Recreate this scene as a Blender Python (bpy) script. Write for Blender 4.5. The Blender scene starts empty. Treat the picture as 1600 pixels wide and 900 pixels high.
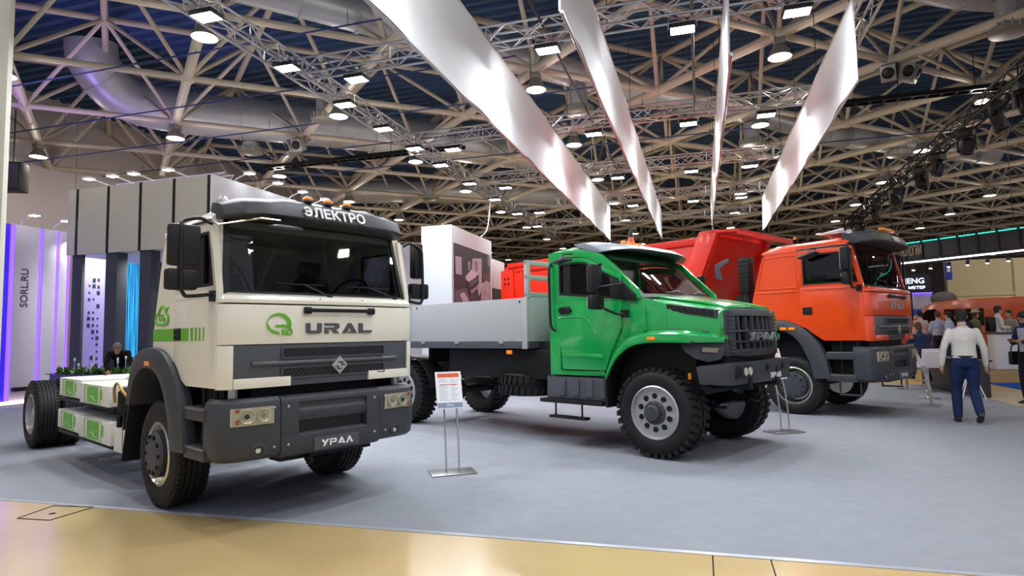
import bpy, bmesh, math, random
from mathutils import Vector, Matrix, noise
C = bpy.context.scene.collection
random.seed(7)
sin, cos, pi, R = math.sin, math.cos, math.pi, math.radians

# ------------------------------------------------------------------ camera
YAW, PITCH, ROLL, FPX, CAMH = .294, .0734, .0175, 970.0, 1.6
c_, s_ = cos(YAW), sin(YAW)
r0 = Vector((c_, s_, 0)); f0 = Vector((-s_, c_, 0)); u0 = Vector((0, 0, 1))
FW = f0 * cos(PITCH) + u0 * sin(PITCH); UPV = u0 * cos(PITCH) - f0 * sin(PITCH)
RT = r0 * cos(ROLL) - UPV * sin(ROLL); UP = r0 * sin(ROLL) + UPV * cos(ROLL)
cam = bpy.data.cameras.new('camera'); camo = bpy.data.objects.new('camera', cam); C.objects.link(camo)
cam.sensor_width = 36; cam.lens = 36 * FPX / 1600; cam.clip_start = .1; cam.clip_end = 400
M = Matrix((RT, UP, -FW)).transposed().to_4x4(); M.translation = Vector((0, 0, CAMH))
camo.matrix_world = M
sc = bpy.context.scene
sc.camera = camo
# ------------------------------------------------------------------ world, exposure
w = bpy.data.worlds.new('world'); sc.world = w; w.use_nodes = True
w.node_tree.nodes['Background'].inputs[0].default_value = (.80, .84, 1, 1)
w.node_tree.nodes['Background'].inputs[1].default_value = .52
sc.view_settings.view_transform = 'Standard'; sc.view_settings.look = 'None'
sc.view_settings.exposure = 0.38; sc.view_settings.gamma = 1
try:
    sc.cycles.max_bounces = 6; sc.cycles.use_denoising = True; sc.cycles.transparent_max_bounces = 12
    sc.cycles.sample_clamp_indirect = 4; sc.cycles.caustics_reflective = False; sc.cycles.caustics_refractive = False
except Exception: pass
def area(name, loc, aim, power, size, col=(.93, .96, 1), spread=180):
    l = bpy.data.lights.new(name, 'AREA'); l.energy = power; l.shape = 'RECTANGLE'; l.size, l.size_y = size; l.color = col; l.spread = R(spread)
    o = bpy.data.objects.new(name, l); C.objects.link(o); o.location = loc
    o.rotation_euler = (Vector(aim) - Vector(loc)).to_track_quat('-Z', 'Y').to_euler(); return o
def spot(name, loc, aim, power, ang, col=(.93, .96, 1), blend=.6):
    l = bpy.data.lights.new(name, 'SPOT'); l.energy = power; l.spot_size = R(ang); l.spot_blend = blend; l.color = col; l.shadow_soft_size = .12
    o = bpy.data.objects.new(name, l); C.objects.link(o); o.location = loc
    o.rotation_euler = (Vector(aim) - Vector(loc)).to_track_quat('-Z', 'Y').to_euler(); return o
ZT, KT = 6.68, 1.0367          # height of the aluminium lighting trusses
FLOODS = [(-6.55, y) for y in (5.2, 6.9, 8.7, 10.5, 12.05, 13.6, 15.2, 17.4, 19.8, 22.5, 25.5)] + \
         [(x, y) for y in (9.5, 14.0, 18.3, 22.6) for x in (-5.7, -2.2, -.1, 1.5)] + \
         [(x, 5.6) for x in (-4.5, -1.5, 1.5)]
FLOOD_W = 58
FLOODS = [(x * KT, y * KT) for x, y in FLOODS]
for i, (x, y) in enumerate(FLOODS):
    area('flood_light', (x, y, ZT - .40), (x + (.9 if x < -6 else .0), y - .5, 0), FLOOD_W, (.36, .24), spread=150)
for y in (5.8, 9.85, 14.5, 19.0, 23.4):      # spill of the truss lamps washing the banners
    for x, bx in ((-2.28, -3.25), (-.1, -1.38), (-.1, .52), (1.5, 2.36)):
        if bx > -3 and y < 8: continue
        spot('banner_wash', (x, y, 6.28), (bx, y + .9, 5.75), 60, 140, (.95, .97, 1), 1)
# daylight-coloured hall lamps between the trusses, right of the stand
for x, y in ((7.8, 8), (7.8, 14), (13, 20), (12, 28), (20, 30), (6, 3), (0, 1.5), (-6, 1.5), (-12, 5), (-12, 16), (-20, 16)):
    area('hall_light', (x, y, 7.9), (x, y, 0), 80, (.5, .5), (1, .93, .80))

area('canopy_fill', (-14.2, 13.2, 3.7), (-14.2, 13.2, 0), 90, (2.4, .8)); area('partition_fill', (-12.5, 17.2, 5.2), (-12, 20, 3.2), 130, (3, .3))  # added fills without fixtures, brightening the dotted panel and the partition wall
area('wall_right_fill', (20, 36, 6), (20, 43, 3), 150, (6, .5), (1, .95, .85))  # added fill that brightens the beige right wall
area('violet_uplight', (-17.6, 10.8, 4.9), (-16.4, 13.5, 9), 48, (.3, 3), (.42, .25, 1), 100)
area('panel_fill', (-16.6, 12.95, 4.4), (-16.8, 13.6, 2), 40, (.6, .1))  # extra unseen fill to whiten the dotted panel
# ------------------------------------------------------------------ helpers
def srgb(h):
    h = h.lstrip('#'); v = [int(h[i:i + 2], 16) / 255 for i in (0, 2, 4)]
    return tuple((x / 12.92 if x <= .04045 else ((x + .055) / 1.055) ** 2.4) for x in v) + (1,)
MATS = {}
def mat(name, col, rough=.5, metal=0, coat=0, emit=None, es=0, var=0, vscale=8, bump=0, bscale=60, spec=.5, bdist=.01):
    if name in MATS: return MATS[name]
    m = bpy.data.materials.new(name); m.use_nodes = True; nt = m.node_tree; b = nt.nodes['Principled BSDF']
    col = srgb(col) if isinstance(col, str) else col
    b.inputs['Base Color'].default_value = col; b.inputs['Roughness'].default_value = rough; b.inputs['Metallic'].default_value = metal
    b.inputs['Coat Weight'].default_value = coat; b.inputs['Coat Roughness'].default_value = .08
    b.inputs['Specular IOR Level'].default_value = spec
    if emit: b.inputs['Emission Color'].default_value = srgb(emit) if isinstance(emit, str) else emit; b.inputs['Emission Strength'].default_value = es
    tc = nt.nodes.new('ShaderNodeTexCoord')
    if var:
        n = nt.nodes.new('ShaderNodeTexNoise'); n.inputs['Scale'].default_value = vscale; n.inputs['Detail'].default_value = 5
        nt.links.new(tc.outputs['Object'], n.inputs['Vector'])
        mx = nt.nodes.new('ShaderNodeMix'); mx.data_type = 'RGBA'
        mx.inputs['A'].default_value = tuple(x * (1 - var) for x in col[:3]) + (1,)
        mx.inputs['B'].default_value = tuple(min(1, x * (1 + var)) for x in col[:3]) + (1,)
        nt.links.new(n.outputs['Fac'], mx.inputs['Factor']); nt.links.new(mx.outputs['Result'], b.inputs['Base Color'])
    if bump:
        n2 = nt.nodes.new('ShaderNodeTexNoise'); n2.inputs['Scale'].default_value = bscale; n2.inputs['Detail'].default_value = 3
        nt.links.new(tc.outputs['Object'], n2.inputs['Vector'])
        bp = nt.nodes.new('ShaderNodeBump'); bp.inputs['Strength'].default_value = bump; bp.inputs['Distance'].default_value = bdist
        nt.links.new(n2.outputs['Fac'], bp.inputs['Height']); nt.links.new(bp.outputs['Normal'], b.inputs['Normal'])
    MATS[name] = m; return m
def glass(name, tint, trans=.5, rough=.02, ior=1.5):
    if name in MATS: return MATS[name]
    m = bpy.data.materials.new(name); m.use_nodes = True; nt = m.node_tree; nt.nodes.remove(nt.nodes['Principled BSDF'])
    t = nt.nodes.new('ShaderNodeBsdfTransparent'); t.inputs[0].default_value = srgb(tint)
    g = nt.nodes.new('ShaderNodeBsdfGlossy'); g.inputs['Roughness'].default_value = rough
    f = nt.nodes.new('ShaderNodeFresnel'); f.inputs['IOR'].default_value = ior
    gm = nt.nodes.new('ShaderNodeNewGeometry'); mr = nt.nodes.new('ShaderNodeMapRange'); mr.inputs['To Min'].default_value = ior; mr.inputs['To Max'].default_value = 1 / ior
    nt.links.new(gm.outputs['Backfacing'], mr.inputs['Value']); nt.links.new(mr.outputs[0], f.inputs['IOR'])
    mx = nt.nodes.new('ShaderNodeMixShader'); nt.links.new(f.outputs[0], mx.inputs[0]); nt.links.new(t.outputs[0], mx.inputs[1]); nt.links.new(g.outputs[0], mx.inputs[2])
    nt.links.new(mx.outputs[0], nt.nodes['Material Output'].inputs[0]); MATS[name] = m; return m
V = Vector
class MB:
    """collects shapes in one bmesh; build() links them as one mesh object"""
    def __init__(s, bev=0, seg=2): s.bm = bmesh.new(); s.bev = bev; s.seg = seg; s.mi = 0; s.T = None
    def v(s, p): return s.bm.verts.new(p if s.T is None else s.T(*p))
    def f(s, vs):
        try: fc = s.bm.faces.new(vs); fc.material_index = s.mi; return fc
        except ValueError: return None
    def hexa(s, p):
        q = [s.v(x) for x in p]
        for a in ((0, 3, 2, 1), (4, 5, 6, 7), (0, 1, 5, 4), (1, 2, 6, 5), (2, 3, 7, 6), (3, 0, 4, 7)): s.f([q[i] for i in a])
        return s
    def box(s, a, b):
        (x0, y0, z0), (x1, y1, z1) = a, b
        return s.hexa([(x0, y0, z0), (x1, y0, z0), (x1, y1, z0), (x0, y1, z0), (x0, y0, z1), (x1, y0, z1), (x1, y1, z1), (x0, y1, z1)])
    def rings(s, rs, cap=True, close=False, loop=True):
        vs = [[s.v(p) for p in r] for r in rs]; n = len(vs[0])
        m = len(vs)
        for i in range(m if close else m - 1):
            A, B = vs[i], vs[(i + 1) % m]
            for j in range(n if loop else n - 1):
                s.f([A[j], A[(j + 1) % n], B[(j + 1) % n], B[j]])
        if cap and not close: s.f(vs[0][::-1]); s.f(vs[-1])
        return s
    def prism(s, poly, lo, hi, ax='y'):
        """2-D polygon extruded along an axis: ax y -> (x,z); x -> (y,z); z -> (x,y)"""
        def P(p, t): return {'y': (p[0], t, p[1]), 'x': (t, p[0], p[1]), 'z': (p[0], p[1], t)}[ax]
        return s.rings([[P(p, lo) for p in poly], [P(p, hi) for p in poly]])
    def frame(s, outer, inner, lo, hi, ax='y'):
        """a ring between two polygons of equal count, extruded"""
        def P(p, t): return {'y': (p[0], t, p[1]), 'x': (t, p[0], p[1]), 'z': (p[0], p[1], t)}[ax]
        return s.rings([[P(p, lo) for p in outer], [P(p, hi) for p in outer], [P(p, hi) for p in inner], [P(p, lo) for p in inner]], close=True)
    def tube(s, a, b, r, n=8, r2=None):
        a, b = V(a), V(b); d = (b - a)
        if d.length < 1e-6: return s
        q = d.to_track_quat('Z', 'X'); r2 = r if r2 is None else r2
        rs = [[tuple(p + q @ V((rr * cos(2 * pi * k / n), rr * sin(2 * pi * k / n), 0))) for k in range(n)] for p, rr in ((a, r), (b, r2))]
        return s.rings(rs)
    def path(s, pts, r, n=8, closed=False, sub=0):
        P = [V(p) for p in pts]
        if sub: P = smooth_path(P, sub)
        rs = []; up = None
        for i, p in enumerate(P):
            t = (P[min(i + 1, len(P) - 1)] - P[max(i - 1, 0)])
            t.normalize()
            if up is None: up = t.orthogonal().normalized()
            up = (up - t * up.dot(t)); up = up.normalized() if up.length > 1e-6 else t.orthogonal().normalized()
            sd = t.cross(up); rr = r[i] if isinstance(r, list) else r
            rs.append([tuple(p + up * rr * cos(2 * pi * k / n) + sd * rr * sin(2 * pi * k / n)) for k in range(n)])
        return s.rings(rs)
    def lathe(s, prof, c, axis, n=24, close=False):
        """profile of (radius, offset along axis)"""
        q = V(axis).to_track_quat('Z', 'X'); c = V(c)
        rs = [[tuple(c + q @ V((r * cos(2 * pi * k / n), r * sin(2 * pi * k / n), h))) for k in range(n)] for r, h in prof]
        return s.rings(rs, cap=not close, close=close)
    def ball(s, c, r, n=12, m=8):
        rx, ry, rz = r if isinstance(r, (tuple, list)) else (r, r, r)
        rs = []
        for i in range(1, m):
            t = -pi / 2 + pi * i / m
            rs.append([(c[0] + rx * cos(t) * cos(2 * pi * k / n), c[1] + ry * cos(t) * sin(2 * pi * k / n), c[2] + rz * sin(t)) for k in range(n)])
        return s.rings(rs)
    def sweep(s, path, prof, closed=False):
        """plan path [(x,y)], profile [(outward, z)] (closed section); outward = to the right of the walking direction"""
        rs = []; n = len(path)
        for i, p in enumerate(path):
            p = V(p); a = V(path[max(i - 1, 0)]); b = V(path[min(i + 1, n - 1)])
            if closed: a = V(path[i - 1]); b = V(path[(i + 1) % n])
            t = (b - a).normalized(); o = V((t.y, -t.x))
            if 0 < i < n - 1 or closed:
                t1 = (p - a).normalized(); k = V((t1.y, -t1.x)).dot(o); o = o / max(k, .5)
            rs.append([(p.x + o.x * u, p.y + o.y * u, z) for u, z in prof])
        return s.rings(rs, close=closed)
    def build(s, name, m=None, parent=None, smooth=35, kind=None, label=None):
        bm = s.bm
        bmesh.ops.recalc_face_normals(bm, faces=bm.faces)
        if s.bev:
            es = [e for e in bm.edges if len(e.link_faces) == 2 and e.calc_face_angle(0) > R(28)]
            if es:
                try: bmesh.ops.bevel(bm, geom=es, offset=s.bev, segments=s.seg, profile=.6, affect='EDGES', clamp_overlap=True)
                except Exception: pass
        me = bpy.data.meshes.new(name); bm.to_mesh(me); bm.free()
        for x in (m if isinstance(m, (list, tuple)) else [m]): me.materials.append(x)
        if smooth:
            me.polygons.foreach_set('use_smooth', [True] * len(me.polygons)); me.set_sharp_from_angle(angle=R(smooth))
        o = bpy.data.objects.new(name, me); C.objects.link(o)
        if parent: o.parent = parent
        if kind: o['kind'] = kind
        if label: o['label'] = label
        return o
def point(name, loc, power, col, r=.2):
    l = bpy.data.lights.new(name, 'POINT'); l.energy = power; l.color = col; l.shadow_soft_size = r
    o = bpy.data.objects.new(name, l); C.objects.link(o); o.location = loc; return o
def smooth_path(P, k):
    out = []
    for i in range(len(P) - 1):
        p0, p1, p2, p3 = P[max(i - 1, 0)], P[i], P[i + 1], P[min(i + 2, len(P) - 1)]
        for j in range(k):
            t = j / k
            out.append(.5 * ((2 * p1) + (p2 - p0) * t + (2 * p0 - 5 * p1 + 4 * p2 - p3) * t * t + (3 * p1 - p0 - 3 * p2 + p3) * t ** 3))
    out.append(P[-1]); return out
def curve2(pts, k=5): return [(p.x, p.y) for p in smooth_path([V((a, b, 0)) for a, b in pts], k)]
def thing(name, label, cat, loc=(0, 0, 0), rz=0, group=None):
    o = bpy.data.objects.new(name, None); C.objects.link(o); o.location = loc; o.rotation_euler = (0, 0, rz); o.empty_display_size = .2
    o['label'] = label; o['category'] = cat
    if group: o['group'] = group
    return o
def tag(o, label, cat, group=None, kind=None):
    o['label'] = label; o['category'] = cat
    if group: o['group'] = group
    if kind: o['kind'] = kind
    return o
def struct(o): o['kind'] = 'structure'; return o
def copy_tree(o, parent=None, loc=None, rz=None, label=None):
    c = o.copy(); C.objects.link(c)
    if parent: c.parent = parent
    for ch in list(o.children): copy_tree(ch, c)
    if loc is not None: c.location = loc
    if rz is not None: c.rotation_euler = (0, 0, rz)
    if label: c['label'] = label
    return c
def text(s, size, m, parent, loc, xdir, ydir, name='lettering', thick=.004, align='CENTER', weight=0, sx=1.0):
    """flat lettering built as mesh; xdir reading direction, ydir up"""
    cu = bpy.data.curves.new('t', 'FONT'); cu.body = s; cu.size = size; cu.extrude = thick; cu.align_x = align; cu.offset = weight; cu.resolution_u = 3
    ob = bpy.data.objects.new('t', cu); C.objects.link(ob)
    bpy.context.view_layer.update()
    me = bpy.data.meshes.new_from_object(ob.evaluated_get(bpy.context.evaluated_depsgraph_get()))
    bpy.data.objects.remove(ob); bpy.data.curves.remove(cu)
    x = V(xdir).normalized(); y = V(ydir); y = (y - x * y.dot(x)).normalized(); z = x.cross(y)
    mt = Matrix((x * sx, y, z)).transposed().to_4x4(); mt.translation = V(loc); me.transform(mt)
    me.name = name; me.materials.clear(); me.materials.append(m)
    o = bpy.data.objects.new(name, me); C.objects.link(o)
    if parent: o.parent = parent
    return o
def wordmark(word, w, h, m, parent, loc, xdir, ydir, name='lettering', thick=.008, gap=.18):
    """heavy angular letters in the makers' style, as polygons in a unit cell"""
    G = {'U': [[(0, 1), (.28, 1), (.28, .3), (.72, .3), (.72, 1), (1, 1), (1, .16), (.86, 0), (.14, 0), (0, .16)]],
         'R': [[(.0, 1), (.85, 1), (1, .86), (1, .55), (.86, .4), (.0, .4), (.0, .58), (.72, .58), (.72, .76), (.0, .76)], [(0, .34), (.28, .34), (.28, 0), (0, 0)], [(.42, .34), (.74, .34), (1, 0), (.66, 0)]],
         'A': [[(.0, 0), (.42, 1), (.64, 1), (1.05, 0), (.74, 0), (.53, .60), (.30, 0)], [(.42, .0), (.66, .0), (.6, .18), (.47, .18)]],
         'L': [[(0, 1), (.3, 1), (.3, .27), (1, .27), (.9, 0), (0, 0)]],
         'У': [[(0, 1), (.34, 1), (.55, .62), (.76, 1), (1.08, 1), (.5, 0), (.2, 0), (.4, .33)]],
         'Р': [[(.0, 1), (.85, 1), (1, .86), (1, .5), (.86, .34), (.3, .34), (.3, .55), (.72, .55), (.72, .78), (.0, .78)], [(0, .72), (.24, .72), (.24, 0), (0, 0)]],
         'А': [[(-.05, 0), (.42, 1), (.64, 1), (1.08, 0), (.78, 0), (.53, .62), (.4, .3), (.6, .3), (.7, .1), (.0, .1)]],
         'Л': [[(-.02, 0), (.42, 1), (.62, 1), (1.06, 0), (.74, 0), (.52, .56), (.3, 0)]]}
    n = len(word); cw = w / (n + gap * (n - 1)); b = MB()
    x = V(xdir).normalized(); y = V(ydir); y = (y - x * y.dot(x)).normalized(); z = x.cross(y); loc = V(loc)
    for i, ch in enumerate(word):
        x0 = -w / 2 + i * cw * (1 + gap)
        for poly in G[ch]:
            P = [loc + x * (x0 + p[0] * cw) + y * ((p[1] - .5) * h) for p in poly]
            b.rings([[tuple(p) for p in P], [tuple(p + z * thick) for p in P]])
    return b.build(name, m, parent, smooth=0)
# ------------------------------------------------------------------ materials of the hall
m_conc = mat('polished_concrete', '#bda574', .22, var=.16, vscale=.9, bump=.03, bscale=30)
m_dark = mat('black_gap', '#171717', .8)
m_carpet = mat('grey_carpet', '#898d95', .92, var=.10, vscale=5, bump=.25, bscale=260, spec=.15)
m_blue = mat('blue_carpet', '#1c4fb0', .9, bump=.2, bscale=200, spec=.1)
m_deck = mat('blue_roof_deck', '#2c4a70', .6, var=.1, vscale=.6)
m_tube = mat('cream_steel', '#bfb3a1', .5, var=.08, vscale=.7)
m_wall = mat('beige_wall', '#c8b994', .8, var=.05, vscale=.6)
m_walll = mat('pale_wall', '#b9aeb0', .8, var=.04, vscale=.5)
m_alu = mat('aluminium', '#b9babd', .32, .85)
m_duct = mat('galvanised', '#b5b6ba', .38, .35, var=.18, vscale=1.4, bump=.25, bscale=6)
m_black = mat('black_plastic', '#101113', .45, spec=.4)
m_blk2 = mat('black_metal', '#0e0f11', .35, .3)
m_white = mat('white_board', '#e9eaee', .55, var=.02, vscale=2)
m_ban = mat('white_fabric', '#e8e9ec', .75, var=.02, vscale=3, bump=.05, bscale=120)
m_lens = mat('flood_lens', '#ffffff', .4, emit='#f1f5ff', es=14)
m_hall = mat('lamp_lens', '#ffffff', .4, emit='#ffe9c8', es=7)
m_hous = mat('lamp_housing', '#8f8c86', .4, .5)
# ------------------------------------------------------------------ floor
b = MB(); b.box((-45, -7, -.2), (48, 74, -.012)); fl = struct(b.build('floor', m_dark, smooth=0))
for x0, x1 in ((-45, .012), (.022, .398), (.408, 48)):
    b = MB(); b.box((x0, -7, -.012), (x1, 74, 0)); b.build('floor_slab', m_conc, fl, smooth=0)
b = MB()       # service hatch outline sunk in the concrete
for (p, q) in (((-6.02, 4.22), (-5.66, 4.25)), ((-6.12, 4.62), (-5.67, 4.68)), ((-6.02, 4.22), (-6.12, 4.62)), ((-5.66, 4.25), (-5.67, 4.68))):
    b.tube((*p, .0005), (*q, .0005), .006, 6)
b.build('hatch_joint', m_dark, fl)
b = MB(); b.lathe([(.03, 0), (.03, .002)], (-5.86, 4.42, 0), (0, 0, 1), 12); b.build('hatch_socket', m_dark, fl)
def yedge(x): return 4.79 + .0155 * x
b = MB(); b.rings([[(-16.6, yedge(-16.6), .001), (5.92, yedge(5.92), .001), (5.92, 19.85, .001), (-16.6, 19.85, .001)], [(-16.6, yedge(-16.6), .012), (5.92, yedge(5.92), .012), (5.92, 19.85, .012), (-16.6, 19.85, .012)]])
tag(b.build('carpet', m_carpet, smooth=0), 'grey exhibition carpet covering the stand floor under the trucks', 'carpet')
b = MB(); b.rings([[(-16.6, yedge(-16.6) - .03, .001), (5.92, yedge(5.92) - .03, .001), (5.92, yedge(5.92), .001), (-16.6, yedge(-16.6), .001)], [(-16.6, yedge(-16.6) - .03, .004), (5.92, yedge(5.92) - .03, .004), (5.92, yedge(5.92), .013), (-16.6, yedge(-16.6), .013)]])
struct(b.build('trim_1', mat('carpet_edge_tape', '#9ea2ab', .3), smooth=0))
b = MB(); b.box((7.5, 9, .002), (8.85, 20.5, .012)); tag(b.build('blue_carpet', m_blue, smooth=0), 'bright blue carpet strip on the aisle at the right edge', 'carpet')
b = MB(); b.prism([(5.9, 20.9), (8.9, 20.6), (9.3, 14), (40, 14), (40, 38), (5.9, 38)], .0, .34, 'z'); pd = tag(b.build('stand_podium', m_conc, smooth=0), 'low raised platform of the far stand where visitors and vans are', 'platform')
b = MB(); b.prism([(5.96, 20.96), (8.96, 20.66), (9.36, 14.06), (39.9, 14.06), (39.9, 37.95), (5.96, 37.95)], .34, .35, 'z'); b.build('dark_carpet', mat('dark_carpet', '#6c665f', .9), pd, 0)
# ------------------------------------------------------------------ walls
b = MB(); b.box((-45, 72, 0), (48, 72.3, 12)); struct(b.build('wall_back', mat('far_wall', '#5a5450', .9), smooth=0))
b = MB(); b.box((-24.6, -7, 0), (-24.3, 74, 11.6)); wl = struct(b.build('wall_left', m_walll, smooth=0))
for y in (6, 9.2, 12.4, 15.6, 18.8, 22, 25.2):
    b = MB(); b.box((-24.3, y, .1), (-24.27, y + 3.17, 11)); b.build('wall_panel', m_walll, wl, smooth=0)
b = MB(); b.box((14.2, 43, 0), (47, 43.3, 5.5)); wr = struct(b.build('wall_right', m_wall, smooth=0))
b = MB(); b.box((14.2, 42.9, 3.35), (40, 43, 3.5)); b.build('dado_rail', m_wall, wr, smooth=0)
b = MB(); b.box((17.5, 42.85, 0), (18.1, 43, 5.45)); b.build('pilaster', m_wall, wr, smooth=0)
# ------------------------------------------------------------------ ceiling: corrugated deck and tubular space frame
b = MB(); y = 2.0; pr = []
while y < 73:
    pr += [(y, 11.3), (y + .16, 11.3), (y + .22, 11.18), (y + .38, 11.18)]; y += .44
b.rings([[(-45, yy, z) for yy, z in pr], [(48, yy, z) for yy, z in pr]], cap=False, loop=False)
b.rings([[(-45, 2, 11.5), (48, 2, 11.5)], [(-45, 74, 11.5), (48, 74, 11.5)]], cap=False, loop=False)
ceil = struct(b.build('ceiling', m_deck, smooth=0))
frame = thing('roof_frame', 'cream tubular space frame carrying the hall roof', 'roof frame')
HX, HY, X0, Y0, ZB, ZTOP = 2.93, 2.52, 1.99, 15.25, 8.45, 10.55
nodes = []
for i in range(-18, 16):
    for j in range(-5, 24):
        if (i + j) % 2 == 0:
            x, y = X0 + HX * i, Y0 + HY * j
            if -27 < x < 46 and 2.5 < y < 72 and not (x > 30 and y < 20): nodes.append((i, j, x, y))
tubes = []
for i, j, x, y in nodes:
    B = (x, y, ZB)
    for di, dj, r in ((1, 1, .085), (-1, 1, .12)):
        tubes.append((B, (x + di * HX, y + dj * HY, ZB), r))
        T0 = (x + HX, y, ZTOP); tubes.append((T0, (T0[0] + di * HX, y + dj * HY, ZTOP), .09))
    for di, dj in ((1, 0), (-1, 0), (0, 1), (0, -1)):
        tubes.append((B, (x + di * HX, y + dj * HY, ZTOP), .058))
def vis(p):
    d = V(p) - V((0, 0, CAMH)); wv = d.dot(FW)
    if wv < 1: return None
    return 800 + FPX * d.dot(RT) / wv, 450 - FPX * d.dot(UP) / wv, wv
def score(t):
    best = 0
    for k in (0, .25, .5, .75, 1):
        q = vis([t[0][n] * (1 - k) + t[1][n] * k for n in range(3)])
        if q and -40 < q[0] < 1640 and -40 < q[1] < 520: best = max(best, t[2] / q[2] + .004)
    return best
tubes.sort(key=score, reverse=True)
rest = MB()
for k, (a, c, r) in enumerate(tubes):
    if k < 290:
        t = MB(); t.tube(a, c, r, 10); t.build('roof_tube', m_tube, frame)
    else: rest.tube(a, c, r, 5)
rest.build('far_roof_tubes', m_tube, frame, kind='stuff')
nb = MB(); nb.ball((0, 0, 0), (.2, .2, .17), 10, 6); nb = nb.build('roof_node', m_tube, frame)
nd = sorted(nodes, key=lambda n: (n[2] ** 2 + n[3] ** 2))
first = True
for i, j, x, y in nd[:110]:
    o = nb if first else nb.copy()
    if not first: C.objects.link(o)
    first = False; o.location = (x, y, ZB)
# ------------------------------------------------------------------ round hall lamps under every second node
def hall_lamp():
    t = thing('hall_lamp', 'round pale hall lamp with glowing disc under a roof node', 'lamp', group='round hall lamps on the roof nodes')
    b = MB(); b.lathe([(.10, .34), (.13, .3), (.26, .03), (.27, 0), (.25, 0), (.12, .27)], (0, 0, -.55), (0, 0, 1), 20); b.build('shade', m_hous, t)
    b = MB(.01); b.box((-.12, -.14, -.26), (.12, .14, -.02)); b.build('ballast_box', m_hous, t)
    b = MB(); b.lathe([(.0, 0), (.243, .0), (.243, .02), (0, .02)], (0, 0, -.545), (0, 0, 1), 20); b.build('lens', m_hall, t)
    return t
hl = None
for i, j, x, y in nd:
    if i % 2 == 0 and j % 2 == 0:
        q = vis((x, y, ZB - .5))
        if not q or not (-60 < q[0] < 1660 and -60 < q[1] < 460): continue
        if hl is None: hl = hall_lamp(); hl.location = (x, y, ZB)
        else: copy_tree(hl, loc=(x, y, ZB))
        if y < 36 and -24 < x < 20: point('hall_lamp_bulb', (x, y, ZB - .72), 52, (1, .94, .85))
# ------------------------------------------------------------------ silver ducts, air diffusers, loudspeakers
def duct(pts, r, label, step=1.3):
    t = thing('air_duct', label, 'duct')
    b = MB(); b.path(pts, r, 20, sub=6); b.build('duct_pipe', m_duct, t)
    P = smooth_path([V(p) for p in pts], 6); acc = 0
    for a, c in zip(P[:-1], P[1:]):
        acc += (c - a).length
        if acc > step:
            acc = 0; n = (c - a).normalized(); k = MB(); k.lathe([(r + .004, -.03), (r + .03, -.03), (r + .03, .03), (r + .004, .03)], tuple(a), tuple(n), 20, close=True); k.build('duct_collar', m_duct, t)
    return t
duct([(-12, 8.2, 9.45), (-9, 11.5, 9.45), (-6.9, 14, 9.45), (-2.2, 19.5, 9.45), (1, 22.5, 9.45), (5, 27, 9.45)], .42, 'long silver duct running diagonally above the left banner')
duct([(-17.9, 14.2, 10.9), (-17.9, 14.4, 10.2), (-17.6, 15.4, 9.45), (-16.2, 16.9, 9.3), (-14, 18.6, 9.3), (-11, 21.2, 9.3), (-6, 26, 9.3)], .72, 'fat silver duct with a bend at the upper left')
duct([(3.2, 13.6, 9.5), (5.4, 15.9, 9.5), (8.0, 17.2, 9.5), (12, 18.4, 9.5)], .52, 'large silver duct at the upper right corner')
duct([(5.0, 27, 9.4), (7, 28.5, 9.4), (9.6, 30.5, 9.4), (13, 33, 9.4)], .5, 'silver duct behind the right banner, half hidden by roof tubes')
duct([(-20, 28, 9.3), (-12, 31, 9.3), (-4, 35, 9.3)], .6, 'distant silver duct above the white box stand')
def diffuser(x, y, label, hn=.8):
    t = thing('air_diffuser', label, 'vent', (x, y, 8.2))
    b = MB(); b.lathe([(.28, .12), (.28, hn)], (0, 0, 0), (0, 0, 1), 18); b.build('neck', m_duct, t)
    b = MB(); b.lathe([(.36, 0), (.42, .02), (.42, .2), (.30, .22)], (0, 0, 0), (0, 0, 1), 24); b.build('drum', m_hous, t)
    b = MB()
    for k in range(20):
        a = 2 * pi * k / 20; b.tube((.41 * cos(a), .41 * sin(a), .02), (.44 * cos(a), .44 * sin(a), .2), .022, 4)
    b.build('fins', m_hous, t, kind='stuff')
    return t
for x, y, l in ((-15.2, 18.2, 'round slotted air diffuser below the fat duct, upper left'), (-10.8, 16.2, 'round air diffuser behind the flood lamps of the left truss'),
                (-3.3, 18.2, 'round air diffuser between the two left banners'), (2.0, 23.5, 'round air diffuser left of the right banner'),
                (7.0, 16.4, 'large round air diffuser at the upper right corner'), (7.6, 27.0, 'round air diffuser beyond the right banner'), (-12.4, 27.5, 'far round air diffuser above the white fascia')):
    diffuser(x, y, l, .38 if x < -12 else .8)
def speaker_cluster(x, y, label, rz):
    t = thing('loudspeaker_cluster', label, 'loudspeaker', (x, y, ZB - .15), rz)
    for k in (-1, 0, 1):
        a = k * .75; q = Matrix.Rotation(a, 3, 'Z') @ Matrix.Rotation(R(25), 3, 'X')
        b = MB(.02); b.box((-.17, -.2, -.22), (.17, .2, .2))
        for vv in b.bm.verts: vv.co = q @ vv.co + V((.42 * sin(a), -.42 * cos(a), -.28))
        cab = b.build('cabinet', m_hous, t)
        b = MB(); b.lathe([(.0, .03), (.05, .03), (.12, .0), (.14, .02), (.14, -.01)], tuple(q @ V((0, -.205, 0)) + V((.42 * sin(a), -.42 * cos(a), -.28))), tuple(q @ V((0, -1, 0))), 16)
        b.build('cone', m_black, cab)
    b = MB(); b.tube((0, 0, -.3), (0, 0, .1), .05); b.box((-.35, -.1, -.1), (.35, .1, -.04)); b.build('bracket', m_hous, t)
speaker_cluster(4.92, 17.77, 'cluster of grey loudspeakers right of the right banner', .4)
speaker_cluster(-12.66, 17.77, 'cluster of grey loudspeakers below the fat duct', -.6)
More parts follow.
